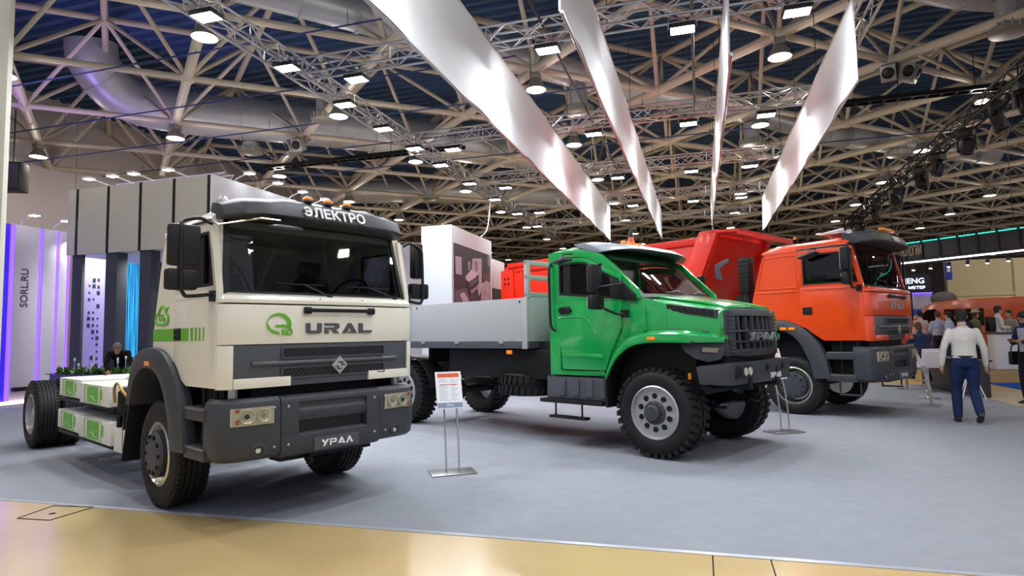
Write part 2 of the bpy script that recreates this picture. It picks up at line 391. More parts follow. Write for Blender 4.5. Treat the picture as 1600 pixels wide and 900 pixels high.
# ------------------------------------------------------------------ aluminium lighting trusses
def truss(label, p, q, m=m_alu, s=.15, step=.36, r=.024):
    p, q = V(p), V(q); L = (q - p).length; t = thing('lighting_truss', label, 'truss', p, math.atan2((q - p).y, (q - p).x))
    cs = [(-s, -s), (s, -s), (s, s), (-s, s)]
    for y, z in cs:
        b = MB(); b.tube((0, y, z), (L, y, z), r, 8); b.build('chord', m, t)
    b = MB(); n = int(L / step)
    for k in range(n):
        x0, x1 = L * k / n, L * (k + 1) / n
        for e in range(4):
            a, c = cs[e], cs[(e + 1) % 4]
            if (k + e) % 2: a, c = c, a
            b.tube((x0, *a), (x1, *c), r * .5, 5)
            if k % 5 == 0: b.tube((x0, *a), (x0, *c), r * .6, 5)
    b.build('braces', m, t, kind='stuff')
    return t
truss('long aluminium truss carrying flood lamps, left of the banners', (-7.15, 3.6, ZT), (-7.15, 32, ZT))
truss('aluminium truss beside the right banner', (2.72, 6.2, ZT + .1), (2.72, 27, ZT + .1))
for y, nm in ((5.6, 'cross truss above the front edge of the stand'), (9.5, 'nearest cross truss behind the tops of the banners'), (14.0, 'second cross truss from the front between the banners'), (18.3, 'third cross truss from the front'), (22.6, 'fourth cross truss, near the banner tips'), (27, 'farthest aluminium cross truss')):
    truss(nm, (-6.98, y * KT, ZT), (2.54, y * KT, ZT))
truss('black truss with stage lights at the upper right', (6.1, 11.5, 6.5), (6.9, 33, 6.5), m_blk2, .16, .5, .03)
tt = truss('white truss lit purple above the beige canopy', (-15.2, 13.1, 5.72), (-11.6, 13.1, 5.72), mat('violet_lit_truss', '#d9cfe6', .4), .16, .35, .02)  # purple light on this white truss is put into its colour
# flood lamps hung on the trusses
def flood(): 
    t = thing('flood_lamp', 'square LED flood lamp shining down from an aluminium truss', 'lamp', group='LED flood lamps on the trusses')
    b = MB(.01); b.box((-.2, -.14, -.36), (.2, .14, -.29)); b.build('housing', m_black, t)
    b = MB(); b.box((-.18, -.12, -.365), (.18, .12, -.358)); b.build('lens', m_lens, t)
    b = MB(); b.path([(-.215, 0, -.32), (-.215, 0, -.16), (.215, 0, -.16), (.215, 0, -.32)], .012, 6); b.tube((0, 0, -.16), (0, 0, -.12), .02); b.tube((0, -.17, -.14), (0, .17, -.14), .015); b.build('yoke', m_alu, t)
    return t
f1 = None
for x, y in FLOODS:
    if f1 is None: f1 = flood(); f1.location = (x, y, ZT)
    else: copy_tree(f1, loc=(x, y, ZT))
ORD = ['first', 'second', 'third', 'fourth', 'fifth', 'sixth', 'seventh', 'eighth', 'ninth', 'tenth', 'eleventh', 'twelfth']
for i, o in enumerate([o for o in C.objects if o.name.startswith('flood_lamp') and o.parent is None]):
    if i < 11: o['label'] = 'LED flood lamp on the long left truss, ' + ORD[i] + ' from the camera'
    elif i < 27: o['label'] = 'LED flood lamp on the ' + ORD[(i - 11) // 4] + ' cross truss seen behind the banner tops, ' + ORD[(i - 11) % 4] + ' from left'
    else: o['label'] = 'LED flood lamp on the cross truss above the stand edge, ' + ORD[i - 27] + ' from left'
# black stage lights on the black truss
def stage_light():
    t = thing('stage_light', 'black moving-head stage light on the black truss', 'lamp', group='black stage lights on the black truss')
    b = MB(.01); b.box((-.16, -.16, -.36), (.16, .16, -.16)); b.build('base', m_black, t)
    b = MB(); b.lathe([(.05, -.25), (.13, -.2), (.15, .12), (.12, .16)], (0, 0, -.62), (.2, -.3, -.8), 14); b.build('head', m_black, t)
    for x0 in (-.2, .16): b = MB(.005); b.box((x0, -.05, -.7), (x0 + .04, .05, -.34)); b.build('yoke_arm', m_black, t)
    return t
s1 = None
for k, y in enumerate((14.2, 15.4, 17.3, 19.5, 21.0, 24, 27, 30)):
    x = 6.1 + .8 * (y - 11.5) / 21.5
    if s1 is None: s1 = stage_light(); s1.location = (x, y, 6.5)
    else: copy_tree(s1, loc=(x, y, 6.5), rz=k * 1.3)
for i, o in enumerate([o for o in C.objects if o.name.startswith('stage_light') and o.parent is None]): o['label'] = 'black moving-head stage light on the black truss, ' + ORD[i] + ' from the camera'
for k, (x0, x1, y) in enumerate(((-24, -6, 11.3), (-24, -4, 13.9), (-24, -2, 16.4), (-23, 0, 18.9), (-23, 2, 21.6), (-8, 12, 24.2))):
    b = MB(); b.tube((x0, y, 8.25), (x1, y, 8.25), .022, 6)
    for i in range(5): b.tube((x0 + 1 + (x1 - x0 - 2) * i / 4, y, 8.25), (x0 + 1 + (x1 - x0 - 2) * i / 4, y, 8.6), .008, 4)
    tag(b.build('sprinkler_pipe', mat('blue_pipe', '#27366b', .5)), 'thin dark blue pipe under the roof, ' + ('nearest the camera', 'second from the camera', 'third from the camera', 'fourth from the camera', 'fifth from the camera', 'farthest back')[k], 'pipe')
for x0, x1, y, l in ((-15.5, -7.5, 19.4, 'dark cable tray below the roof left of the banners'), (3.4, 9.5, 19.4, 'dark cable tray right of the banners')):
    t = thing('cable_tray', l, 'tray', (0, y, 8.0))
    for yy in (-.15, .15): b = MB(); b.box((x0, yy - .02, -.06), (x1, yy + .02, .06)); b.build('tray_rail', m_blk2, t)
    b = MB()
    for i in range(int((x1 - x0) / .35)): b.box((x0 + i * .35, -.15, -.05), (x0 + i * .35 + .06, .15, -.03))
    for i in range(4): b.tube((x0 + .3 + i * (x1 - x0 - .6) / 3, 0, 0), (x0 + .3 + i * (x1 - x0 - .6) / 3, 0, 1.0), .012, 4)
    b.build('rungs', m_blk2, t, kind='stuff')
# ------------------------------------------------------------------ hanging banners
def banner(x, y0, y1, z0, z1, label):
    n = 60; b = MB(); rs = []
    for k in range(n + 1):
        y = y0 + (y1 - y0) * k / n; dx = .02 * sin(y * 1.9 + x) + .012 * sin(y * 4.3)
        rs.append([(x + dx * (1 - t) - .012, y, z0 + (z1 - z0) * t) for t in (0, .33, .66, 1)] + [(x + dx * (1 - t) + .012, y, z0 + (z1 - z0) * t) for t in (1, .66, .33, 0)])
    b.rings(rs); t = thing('hanging_banner', label, 'banner', (0, 0, 0)); b.build('fabric', m_ban, t)
    b = MB(); b.tube((x, y0, z1 + .02), (x, y1, z1 + .02), .025); b.build('top_rail', m_alu, t)
    b = MB(); b.tube((x, y0, z0 - .015), (x, y1, z0 - .015), .02); b.build('bottom_bar', m_alu, t)
    for y in [y0 + .2 + (y1 - y0 - .4) * k / 5 for k in range(6)]:
        b = MB(); b.tube((x, y, z1 + .02), (x, y, ZB - .05), .008, 5); b.build('cable', m_black, t)
banner(-3.25, 4.4, 24.2, 5.15, 6.5, 'long white hanging banner, leftmost of four')
banner(-1.38, 6.7, 25.6, 5.26, 6.5, 'white hanging banner, second from left of four')
banner(.52, 8.5, 24.0, 5.26, 6.5, 'narrow-looking white banner seen edge-on, third from left')
banner(2.36, 10.1, 24.6, 5.26, 6.5, 'wide white hanging banner, rightmost of four')
for nm, a, c in (('left', (-2.35, 6.5, 6.75), (-2.35, 21, 6.75)), ('right', (.05, 7.5, 6.75), (.05, 15, 6.75))):
    b = MB(); b.tube(a, c, .025); tag(b.build('hanging_rail', m_blk2), 'thin dark rail hung ' + ('between the two left banners' if nm == 'left' else 'just left of the edge-on banner'), 'rail')
# ------------------------------------------------------------------ truck materials
m_cream = mat('cream_paint', '#e6e4d6', .3, coat=.5)
m_orange = mat('orange_paint', '#ea4a12', .28, coat=.7)
m_red = mat('red_paint', '#e02a14', .42, coat=.15)
m_green = mat('green_paint', '#0b9847', .24, coat=.8)
m_grey = mat('dark_grey_plastic', '#373a40', .48, bump=.04, bscale=300)
m_grey2 = mat('satin_grey', '#474b52', .38, coat=.15)
m_rub = mat('tyre_rubber', '#131314', .62, spec=.35, bump=.06, bscale=90)
m_chr = mat('bright_steel', '#c9c6bd', .22, .9)
m_silver = mat('silver_paint', '#b4b5b6', .35, .55)
m_amber = mat('amber_lens', '#f08a10', .2, coat=.6, emit='#f08a10', es=.12)
m_glassd = glass('tinted_glass', '#8d9195')
m_glassw = glass('windscreen_glass', '#9ca1a5')
m_glassc = glass('clear_glass', '#d3d8da', ior=1.75)
m_lamp = mat('headlamp_reflector', '#d8d5c8', .2, .35, bump=.5, bscale=40)
m_lampg = glass('headlamp_glass', '#f2f2ee', ior=1.12)
m_seat = mat('seat_cloth', '#55585c', .9, bump=.15, bscale=150)
m_dash = mat('dashboard', '#3c3e41', .7)
m_lgreen = mat('leaf_green_film', '#5fae2b', .45)
m_chas = mat('chassis_black', '#0b0c0d', .55, spec=.3)
m_text = mat('white_letter', '#e9e9e9', .5)
m_batt = mat('battery_casing', '#d9d8cf', .45)
m_mir = mat('mirror_glass', '#cfd4d8', .03, 1)
m_plate = mat('steel_plate', '#8b8c8d', .35, .8)
def wheel(par, a, bf, z, Rr, W, rim, out=-1, style='steer', lug=False):
    """part 'wheel' (the tyre) with rim, hub and nuts as sub-parts; bf is the outer face"""
    c = (a, bf, z); ax = (0, out, 0); b = MB()
    pr = [(rim, -.05), (rim, -.012), (rim + .03, .006), (Rr * .80, .012), (Rr * .92, 0), (Rr * .975, -.025), (Rr, -.05)]
    g = 4 if not lug else 2
    for k in range(g):
        h = -.05 - (W - .10) * (k + .5) / g
        pr += [(Rr, h + .008), (Rr - .014, h + .006), (Rr - .014, h - .006), (Rr, h - .008)]
    pr += [(Rr, -W + .05), (Rr * .975, -W + .025), (Rr * .92, -W), (Rr * .8, -W - .01), (rim, -W + .02)]
    b.lathe(pr, c, ax, 56, close=True)
    if lug:
        n = 34
        for k in range(n):
            for sd in (0, 1):
                t = 2 * pi * (k + .5 * sd) / n; q = Matrix.Rotation(t, 3, 'Y')
                h0, h1 = (.004, -W * .42) if sd == 0 else (-W * .58, -W - .004)
                pts = []
                for rr in (Rr - .03, Rr + .022):
                    for hh, tw in ((h0, 0), (h1, .05)):
                        for dx in (-.028, .028): pts.append((rr, hh, dx + tw))
                P = [V((p[2], out * p[1], p[0])) for p in pts]; P = [tuple(q @ p + V(c)) for p in P]
                b.hexa([P[0], P[1], P[3], P[2], P[4], P[5], P[7], P[6]])
    else:
        n = 60
        for k in range(n):          # shoulder blocks
            t = 2 * pi * k / n; q = Matrix.Rotation(t, 3, 'Y')
            for h0 in (-.012, -W + .05):
                P = [tuple(q @ V((dx, out * hh, rr)) + V(c)) for rr, hh, dx in ((Rr - .03, h0, -.017), (Rr - .03, h0, .017), (Rr - .03, h0 - .04, .017), (Rr - .03, h0 - .04, -.017), (Rr + .003, h0 - .008, -.017), (Rr + .003, h0 - .008, .017), (Rr + .003, h0 - .04, .017), (Rr + .003, h0 - .04, -.017))]
                b.hexa(P)
    w_ = b.build('wheel', m_rub, par, 30)
    b = MB()
    if style == 'steer':
        b.lathe([(rim + .004, -.06), (rim + .004, -.005), (rim - .02, .004), (rim - .035, -.02), (rim - .05, -.07), (rim * .78, -.10), (rim * .5, -.09), (0, -.09), (0, -.12), (rim - .02, -.14)], c, ax, 40, close=True); b.build('rim', m_chr, w_)
        b = MB(); h = rim * .72
        b.lathe([(h, -.10), (h, .02), (h - .02, .045), (h * .45, .055), (.02, .055), (0, .055)], c, ax, 32); hc = b.build('hub_cover', m_grey, w_)
        b = MB()
        for k in range(10):
            t = 2 * pi * k / 10; b.lathe([(.02, .03), (.02, .062), (.012, .066)], (a + h * .8 * cos(t), bf, z + h * .8 * sin(t)), ax, 8)
        b.build('wheel_nuts', m_black, w_, kind='stuff')
    elif style == 'dish':
        b.lathe([(rim + .004, -.06), (rim + .004, -.005), (rim - .02, .004), (rim - .03, -.03), (rim - .05, -.13), (rim * .6, -.17), (rim * .4, -.15), (rim * .4, -.05), (.03, -.03), (0, -.03), (0, -.2), (rim, -.2)], c, ax, 40, close=True); b.build('rim', m_silver, w_)
        b = MB()
        for k in range(10):
            t = 2 * pi * k / 10; b.lathe([(.018, -.17), (.018, -.12)], (a + rim * .55 * cos(t), bf, z + rim * .55 * sin(t)), ax, 8)
        b.build('wheel_nuts', m_black, w_, kind='stuff')
    else:
        b.lathe([(rim + .004, -.06), (rim + .004, .002), (rim - .012, .012), (rim - .022, 0), (rim - .03, -.035), (rim - .05, -.04), (rim * .55, -.02), (rim * .42, -.02), (0, -.02), (0, -.1), (rim - .02, -.1)], c, ax, 44, close=True); b.build('rim', m_silver, w_)
        for k in range(10):
            t = 2 * pi * (k + .5) / 10; b = MB(); b.lathe([(.036, -.03), (.036, -.014), (.028, -.013), (.026, -.03)], (a + rim * .62 * cos(t), bf, z + rim * .62 * sin(t)), ax, 12, close=True)
            b.lathe([(.028, -.03), (.028, -.0185)], (a + rim * .62 * cos(t), bf, z + rim * .62 * sin(t)), ax, 12); b.build('rim_hole', m_black, w_)
        b = MB(); b.lathe([(.15, -.02), (.15, .0), (.13, .01), (.10, .012), (.10, .06), (.085, .075), (0, .075)], c, ax, 20)
        for k in range(10):
            t = 2 * pi * k / 10; b.lathe([(.011, 0), (.011, .025)], (a + .128 * cos(t), bf, z + .128 * sin(t)), ax, 6)
        b.build('hub', m_grey, w_)
    return w_
def side_text(s, size, m, par, loc, name='lettering', w=0, sx=1): return text(s, size, m, par, loc, (1, 0, 0), (0, 0, 1), name, .002, 'CENTER', w, sx)
CW = 2.02
FP = [(1.25, 0), (1.29, .008), (1.325, .035), (1.35, .085), (1.365, .25), (1.375, .62), (1.38, 1.01), (1.375, 1.40), (1.365, 1.77), (1.35, 1.935), (1.325, 1.985), (1.29, 2.012), (1.25, 2.02)]
def FA(b):
    for p, q in zip(FP[:-1], FP[1:]):
        if p[1] <= b <= q[1]: return p[0] + (q[0] - p[0]) * (b - p[1]) / (q[1] - p[1])
    return 1.25
def cabover(t, body, s, oa, oz, ar, visor_text, kind):
    """forward-control lorry cab; canonical sizes scaled by s; ar = rear edge"""
    T = lambda a, b, z: (a * s + oa, b * s, z * s + oz)
    Tf = lambda a, b, z: T(a, CW - b, z)
    def mk(bev=0, far=False): b = MB(bev * s); b.T = Tf if far else T; return b
    def mkT(q): b = MB(); b.T = q; return b
    # shell
    b = mk()
    for far in (0, 1):
        b.T = Tf if far else T
        b.prism([(ar, 1.52), (ar + .04, 1.78), (ar + .10, 2.02), (ar + .22, 2.44), (ar + .30, 2.58), (.36, 2.585), (.36, 1.38), (.2, 1.43), (-.05, 1.47)], 0, .05)
        b.prism([(1.262, 1.2), (1.262, 2.0), (1.13, 2.60), (1.08, 2.60), (1.2, 2.0), (1.2, 1.2)], .006, .05)      # A pillar
    b.T = T
    b.hexa([(ar, .03, 1.4), (ar + .05, .03, 1.4), (ar + .05, CW - .03, 1.4), (ar, CW - .03, 1.4), (ar + .27, .03, 2.58), (ar + .32, .03, 2.58), (ar + .32, CW - .03, 2.58), (ar + .27, CW - .03, 2.58)])
    b.box((ar + .02, .02, 1.38), (1.25, CW - .02, 1.44))
    rs = []
    for a, dz, k in ((ar + .24, -.09, 0), (ar + .34, -.02, 0), (ar + .55, .0, 0), (.9, .03, 0), (1.04, .03, 0), (1.09, .0, 0)):
        h = [(0.0, 2.565), (.0, 2.60), (.02, 2.64 + dz * .6), (.09, 2.69 + dz), (.3, 2.725 + dz), (1.01, 2.74 + dz)]
        h = [(p, max(2.57, z)) if z > 2.57 else (p, z) for p, z in h]
        rs.append([(a, p, z) for p, z in h] + [(a, CW - p, z) for p, z in h[-2::-1]])
    b.rings(rs)
    b.build('cab_shell', body, t, 40)
    # doors with window, handle
    arch = [(.36, 1.40), (.45, 1.33), (.56, 1.22), (.66, 1.175)] if kind == 'cream' else [(.36, 1.40), (.45, 1.35), (.56, 1.26), (.68, 1.175)]
    for far in (0, 1):
        b = mk(.004, far)
        b.prism(arch + [(1.252, 1.175), (1.256, 2.0), (.36, 2.0)], -.006, .045)
        b.frame([(.36, 2.0), (1.256, 2.0), (1.128, 2.585), (.36, 2.585)], [(.42, 2.045), (1.19, 2.045), (1.085, 2.50), (.42, 2.50)], -.006, .045)
        b.frame([(.40, 1.945), (1.20, 1.945), (1.20, 1.96), (.40, 1.96)], [(.41, 1.948), (1.19, 1.948), (1.19, 1.957), (.41, 1.957)], -.014, .0)
        d = b.build('door', body, t)
        b = mk(0, far); b.box((.42, .018, 2.045), (1.19, .024, 2.5)) if False else b.prism([(.42, 2.045), (1.19, 2.045), (1.085, 2.50), (.42, 2.50)], .016, .022); b.build('side_window', m_glassd, d)
        b = mk(0, far); b.frame([(.41, 2.035), (1.20, 2.035), (1.093, 2.51), (.41, 2.51)], [(.435, 2.06), (1.175, 2.06), (1.075, 2.485), (.435, 2.485)], -.010, .03); b.box((.98, -.008, 2.05), (1.0, .03, 2.49)); b.build('window_seal', m_black, d)
        b = mk(.006, far); b.box((.385, -.014, 1.575), (.53, .0, 1.69)); b.frame([(.39, 1.58), (.525, 1.58), (.525, 1.685), (.39, 1.685)], [(.405, 1.60), (.51, 1.60), (.51, 1.665), (.405, 1.665)], -.022, -.01); b.box((.40, -.024, 1.615), (.515, -.012, 1.64)); b.build('door_handle', m_black, d)
        b = mk(0, far); b.path([(.34, -.012, 2.59), (.8, -.014, 2.602), (1.13, -.012, 2.60)], .012, 6); b.build('rain_gutter', m_grey, d)
    if kind == 'orange':
        b = mk(.008); b.frame([(-.34, 2.0), (.31, 2.0), (.31, 2.52), (-.22, 2.52)], [(-.32, 2.015), (.295, 2.015), (.295, 2.505), (-.20, 2.505)], -.012, .0)
        b.box((-.36, -.012, 1.935), (.34, 0, 1.955)); b.build('sleeper_panel', body, t)
    # front: cowl, hood, corner skirts, grille
    def strip(name, prof, m, b0=None, b1=None, off=0, far=False):
        P = [p for p in FP]
        if b0 is not None: P = [(FA(b0), b0)] + [p for p in FP if b0 < p[1] < b1] + [(FA(b1), b1)]
        b = mk(.005, far); b.sweep(P, [(u + off, z) for u, z in prof]); return b.build(name, m, t, 40)
    strip('cowl', [(.004, 1.888), (.004, 1.92), (-.02, 1.955), (-.11, 1.985), (-.16, 1.985), (-.16, 1.888)], body)
    hood = strip('hood', [(0, 1.535), (.006, 1.7), (0, 1.876), (-.05, 1.876), (-.05, 1.535)], body)
    b = mk()
    for bb in (1.35 * .66, 1.7 * .8): b.lathe([(.008, 0), (.008, .006)], (FA(bb) - .01, bb, 1.935), (1, 0, 0), 6)
    b.build('washer_jets', m_black, t, kind='stuff')
    for far in (0, 1): strip('corner_skirt', [(0.0, 1.165), (.004, 1.527), (-.05, 1.527), (-.05, 1.165)], body, 0, .10, far=far)
    gr = strip('grille', [(-.012, 1.165), (-.004, 1.527), (-.06, 1.527), (-.06, 1.165)], m_grey2, .102, CW - .102)
    for far in (0, 1):
        b = mk(.006, far); P = [(FA(.104), .104), (FA(.3), .3), (FA(.5), .5), (FA(.60), .60)]
        b.sweep(P, [(.012, 1.165), (.012, 1.25), (-.02, 1.25), (-.02, 1.165)]); b.build('lower_trim', body, t)
    for z0, z1 in ((1.415, 1.492), (1.24, 1.318)):
        b = mk(); b.box((1.345, .53, z0), (1.377, 1.60, z1)); sl = b.build('grille_slot', m_black, t)
        b = mk()
        n = 27; L = 1.07
        for k in range(n):
            for r_ in range(3):
                y0 = .535 + L * (k + (.5 if r_ % 2 else 0)) / n; zz = z0 + (z1 - z0) * r_ / 3; dz = (z1 - z0) / 3
                if y0 + L / n < .53 + L + .005: b.tube((1.380, y0, zz), (1.380, y0 + L / n / 2, zz + dz), .0026, 4); b.tube((1.380, y0 + L / n / 2, zz + dz), (1.380, y0 + L / n, zz), .0026, 4)
        b.build('slot_mesh', m_grey, sl, kind='stuff')
        b = mk(.004); b.frame([(.515, z0 - .012), (1.615, z0 - .012), (1.615, z1 + .012), (.515, z1 + .012)], [(.53, z0), (1.60, z0), (1.60, z1), (.53, z1)], 1.345, 1.384, 'x'); b.build('slot_frame', m_grey2, sl)
    b = mk(.006); b.sweep([(FA(.25), .25), (FA(.62), .62), (1.38, 1.01), (FA(1.4), 1.4), (FA(1.77), 1.77)], [(.0, 1.345), (.02, 1.355), (.02, 1.375), (0, 1.39), (-.02, 1.39), (-.02, 1.345)]); b.build('grille_rib', m_grey2, t)
    b = mk(.004); b.prism([(1.0, 1.325), (1.085, 1.41), (1.17, 1.325), (1.085, 1.24)], 1.37, 1.405, 'x'); em = b.build('emblem', m_silver, t)
    b = mk(); b.prism([(1.03, 1.319), (1.10, 1.319), (1.10, 1.345), (1.065, 1.345), (1.065, 1.358), (1.115, 1.358), (1.115, 1.331), (1.14, 1.331), (1.14, 1.319), (1.07, 1.319), (1.07, 1.295), (1.105, 1.295), (1.105, 1.283), (1.055, 1.283), (1.055, 1.309), (1.03, 1.309)], 1.405, 1.408, 'x'); b.build('emblem_line', m_grey, em)
    b = mk(.008); b.box((1.375, .72, 1.80), (1.41, .79, 1.862)); b.box((1.375, 1.41, 1.80), (1.41, 1.48, 1.862)); b.box((1.395, .725, 1.815), (1.42, 1.475, 1.85)); b.build('grab_handle', m_black, t)
    # bumper
    BP = [(1.08, -.02), (1.22, -.022), (1.30, -.005), (1.36, .05), (1.395, .14), (1.412, .35), (1.417, .49), (1.422, 1.01), (1.417, 1.53), (1.412, 1.67), (1.395, 1.88), (1.36, 1.97), (1.30, 2.025), (1.22, 2.042), (1.08, 2.04)]
    def bstrip(name, i0, i1, prof):
        b = mk(.006); b.sweep(BP[i0:i1 + 1], prof); return b.build(name, m_grey, t, 50)
    prof = [(-.05, .565), (-.012, .60), (0, .68), (0, .98), (-.015, 1.05), (-.05, 1.082), (-.2, 1.082), (-.2, .565)]
    bstrip('bumper_corner', 0, 6, prof); bstrip('bumper_corner', 8, 14, prof)
    b = mk(.006)
    mid = [(1.421, .495), (1.426, .66), (1.43, 1.01), (1.426, 1.37), (1.421, 1.525)]
    b.sweep(mid, [(-.06, .545), (-.02, .56), (0, .6), (0, .735), (-.05, .75), (-.2, .75), (-.2, .545)])
    b.sweep(mid, [(-.05, .845), (-.03, .85), (-.012, .90), (-.012, .94), (-.03, .965), (-.025, 1.0), (0, 1.02), (-.01, 1.06), (-.05, 1.08), (-.2, 1.08), (-.2, .845)])
    b.sweep(mid[:2], [(0, .72), (0, 1.03), (-.1, 1.03), (-.1, .72)]); b.sweep(mid[3:], [(0, .72), (0, 1.03), (-.1, 1.03), (-.1, .72)])
    bm_ = b.build('bumper_centre', m_grey, t, 50)
    b = mk(); b.box((1.25, .64, .74), (1.37, 1.39, .86)); b.build('bumper_intake', m_black, bm_)
    b = mk(.004); b.box((1.425, .80, .575), (1.438, 1.27, .69)); pl = b.build('name_plate', m_grey2, bm_)
    wordmark('УРАЛ', .33 * s, .06 * s, m_text, t, T(1.440, 1.035, .632), (0, 1, 0), (0, 0, 1), 'plate_lettering', .003)
    b = mk()
    for y in (.43, .56, 1.46, 1.59):
        for z in (.66, .99): b.lathe([(.012, 0), (.012, .008), (.006, .012)], (1.418, y, z), (1, 0, 0), 8)
    b.build('bumper_bolts', m_silver, t, kind='stuff')
    for far in (0, 1):
        # headlamp: reflector box, round lamps, cover glass
        q = [(1.372, .075), (1.397, .14), (1.414, .35), (1.4165, .43)]
        b = mk(.0, far); b.sweep(q, [(0, .862), (.006, 1.008), (-.05, 1.008), (-.05, .862)]); hl_ = b.build('headlamp', m_lamp, t)
        for y, a0, rr_ in ((.20, 1.403, .058), (.335, 1.414, .054)):
            b = mk(0, far); b.lathe([(rr_ + .006, -.004), (rr_ + .006, .008), (rr_, .010), (rr_ * .8, .0), (rr_ * .3, -.004), (0, -.004), (0, -.01)], (a0 + .006, y, .937), (1, -.1, 0), 20, close=True); b.build('lamp_bowl', m_lamp, hl_)
            b = mk(0, far); b.lathe([(.02, 0), (.018, .012), (0, .014)], (a0 + .003, y, .937), (1, -.1, 0), 12); b.build('lamp_bulb', m_dash if y < .3 else m_lampg, hl_)
        b = mk(0, far); 
        for z_ in (.88, .9, .975, .99): b.box((1.40, .105, z_), (1.404, .135, z_ + .012))
        b.build('lamp_flutes', mat('red_reflector', '#b8503c', .3), hl_, kind='stuff')
        b = mk(0, far); b.sweep([(x_ + .016, y_) for x_, y_ in q], [(0, .858), (0, 1.012), (.003, 1.012), (.003, .858)]); b.build('lamp_glass', m_lampg, hl_)
        b = mk(0, far); b.lathe([(.062, -.03), (.062, .016), (.045, .022), (.034, -.004), (0, -.006)], (1.395, .30, .645), (1, -.1, 0), 18); fg = b.build('fog_lamp', m_grey, t)
        b = mk(0, far); b.lathe([(.026, 0), (.022, .008), (0, .01)], (1.397, .30, .645), (1, -.1, 0), 14); b.build('fog_lens', m_lamp, fg)
        # steps beside the bumper
        for z in (.995, .665):
            b = mk(.006, far); b.box((.70, -.03, z - .10), (1.12, .22, z - .01)); st = b.build('step', m_grey, t)
            b = mk(.003, far); b.box((.72, -.035, z - .012), (1.10, .18, z + .008)); b.build('tread_plate', m_plate, st)
        b = mk(.0, far); b.box((.74, .12, .62), (1.15, .16, 1.17)); b.tube((.9, .06, .66), (.9, .06, 1.18), .02); b.tube((1.13, .06, .66), (1.13, .06, 1.2), .025); b.build('step_bracket', m_chas, t)
        # mudguard over the front wheel
        o = [(-.76, .95), (-.70, 1.20), (-.58, 1.40), (-.34, 1.50), (-.04, 1.514), (.2, 1.467), (.42, 1.33), (.60, 1.12), (.70, .88), (.745, .60)]
        n_ = [(-.62, .93), (-.56, 1.10), (-.46, 1.22), (-.28, 1.31), (-.03, 1.31), (.13, 1.25), (.27, 1.12), (.38, .93), (.44, .76), (.47, .60)]
        if kind == 'orange': o = [(x + .02, z) for x, z in o]; n_ = [(x + .06, z + .03 if z > 1 else z) for x, z in n_]
        O, N = curve2(o, 3), curve2(n_, 3)
        b = mk(.012, far); rs = []
        for (x, z), (x2, z2) in zip(O, N):
            mx, mz = (x * .45 + x2 * .55), (z * .45 + z2 * .55)
            rs.append([(x, .06, z), (x * .97 + x2 * .03, -.05, z * .97 + z2 * .03), (mx, -.075, mz), (x2, -.065, z2), (x2, .42, z2), (x2 * .9 + x * .1, .42, z2 * .9 + z * .1), (x2 * .8 + x * .2, -.02, z2 * .8 + z * .2), (x * .95 + x2 * .05, .06, z * .95 + z2 * .05)])
        b.rings(rs); fe = b.build('mudguard', m_grey, t, 50)
        b = mk(.006, far); b.hexa([(-.70, -.03, 1.1), (-.66, -.03, 1.1), (-.66, .42, 1.1), (-.70, .42, 1.1), (-.93, -.03, .33), (-.90, -.03, .33), (-.90, .42, .33), (-.93, .42, .33)]); b.build('mud_flap', m_chas, fe)
        for k in ((0,) if kind == 'cream' else (0, .13)):
            b = mk(.006, far); x0 = -.155 if kind == 'cream' else .05
            b.box((x0 + k, -.085, 1.34 if kind == 'cream' else 1.34), (x0 + k + .10, -.055, 1.385)); b.build('side_marker', m_amber, fe)
    # windscreen
    W4 = [(1.245, .075, 1.975), (1.245, CW - .075, 1.975), (1.115, CW - .13, 2.64), (1.115, .13, 2.64)]
    def bow(k, u, off=0):
        p, q = (V(W4[0]).lerp(V(W4[3]), k), V(W4[1]).lerp(V(W4[2]), k)); r_ = p.lerp(q, u); r_.x += .05 * (1 - (2 * u - 1) ** 4) + off; return tuple(r_)
    def sheet(b, k0, k1, u0_, u1_, off, th):
        for i in range(12):
            ua, ub = u0_ + (u1_ - u0_) * i / 12, u0_ + (u1_ - u0_) * (i + 1) / 12
            A = [bow(k0, ua, off), bow(k0, ub, off), bow(k1, ub, off), bow(k1, ua, off)]; Bq = [(p[0] - th, p[1], p[2]) for p in A]
            b.rings([A, Bq])
        return b
    b = mk(); 
    g0 = [[bow(k, u, -.004) for u in [j / 14 for j in range(15)]] for k in (0, .25, .5, .75, 1)]; b.rings(g0, cap=False, loop=False); ws = b.build('windscreen', m_glassw, t)
    b = mk(); sheet(b, -.02, .03, 0, 1, .004, .02); sheet(b, .975, 1.02, 0, 1, .004, .02)
    for u0_, u1_ in ((-.012, .012), (.988, 1.012)):
        A = [bow(0, u0_, .004), bow(0, u1_, .006), bow(1, u1_, .006), bow(1, u0_, .004)]; b.rings([A, [(p[0] - .03, p[1], p[2]) for p in A]])
    b.build('windscreen_seal', m_black, ws)
    b = mk(); sheet(b, -.07, -.02, -.03, 1.03, -.008, .05)
    b.rings([[bow(-.06, -.03, -.02), bow(-.06, .0, -.005), bow(1.02, .0, -.005), bow(1.02, -.05, -.02)], [(p[0] - .08, p[1], p[2]) for p in [bow(-.06, -.03, -.02), bow(-.06, .0, -.005), bow(1.02, .0, -.005), bow(1.02, -.05, -.02)]]])
    b.rings([[bow(-.06, 1.03, -.02), bow(-.06, 1, -.005), bow(1.02, 1, -.005), bow(1.02, 1.05, -.02)], [(p[0] - .08, p[1], p[2]) for p in [bow(-.06, 1.03, -.02), bow(-.06, 1, -.005), bow(1.02, 1, -.005), bow(1.02, 1.05, -.02)]]])
    b.build('windscreen_frame', body, t)
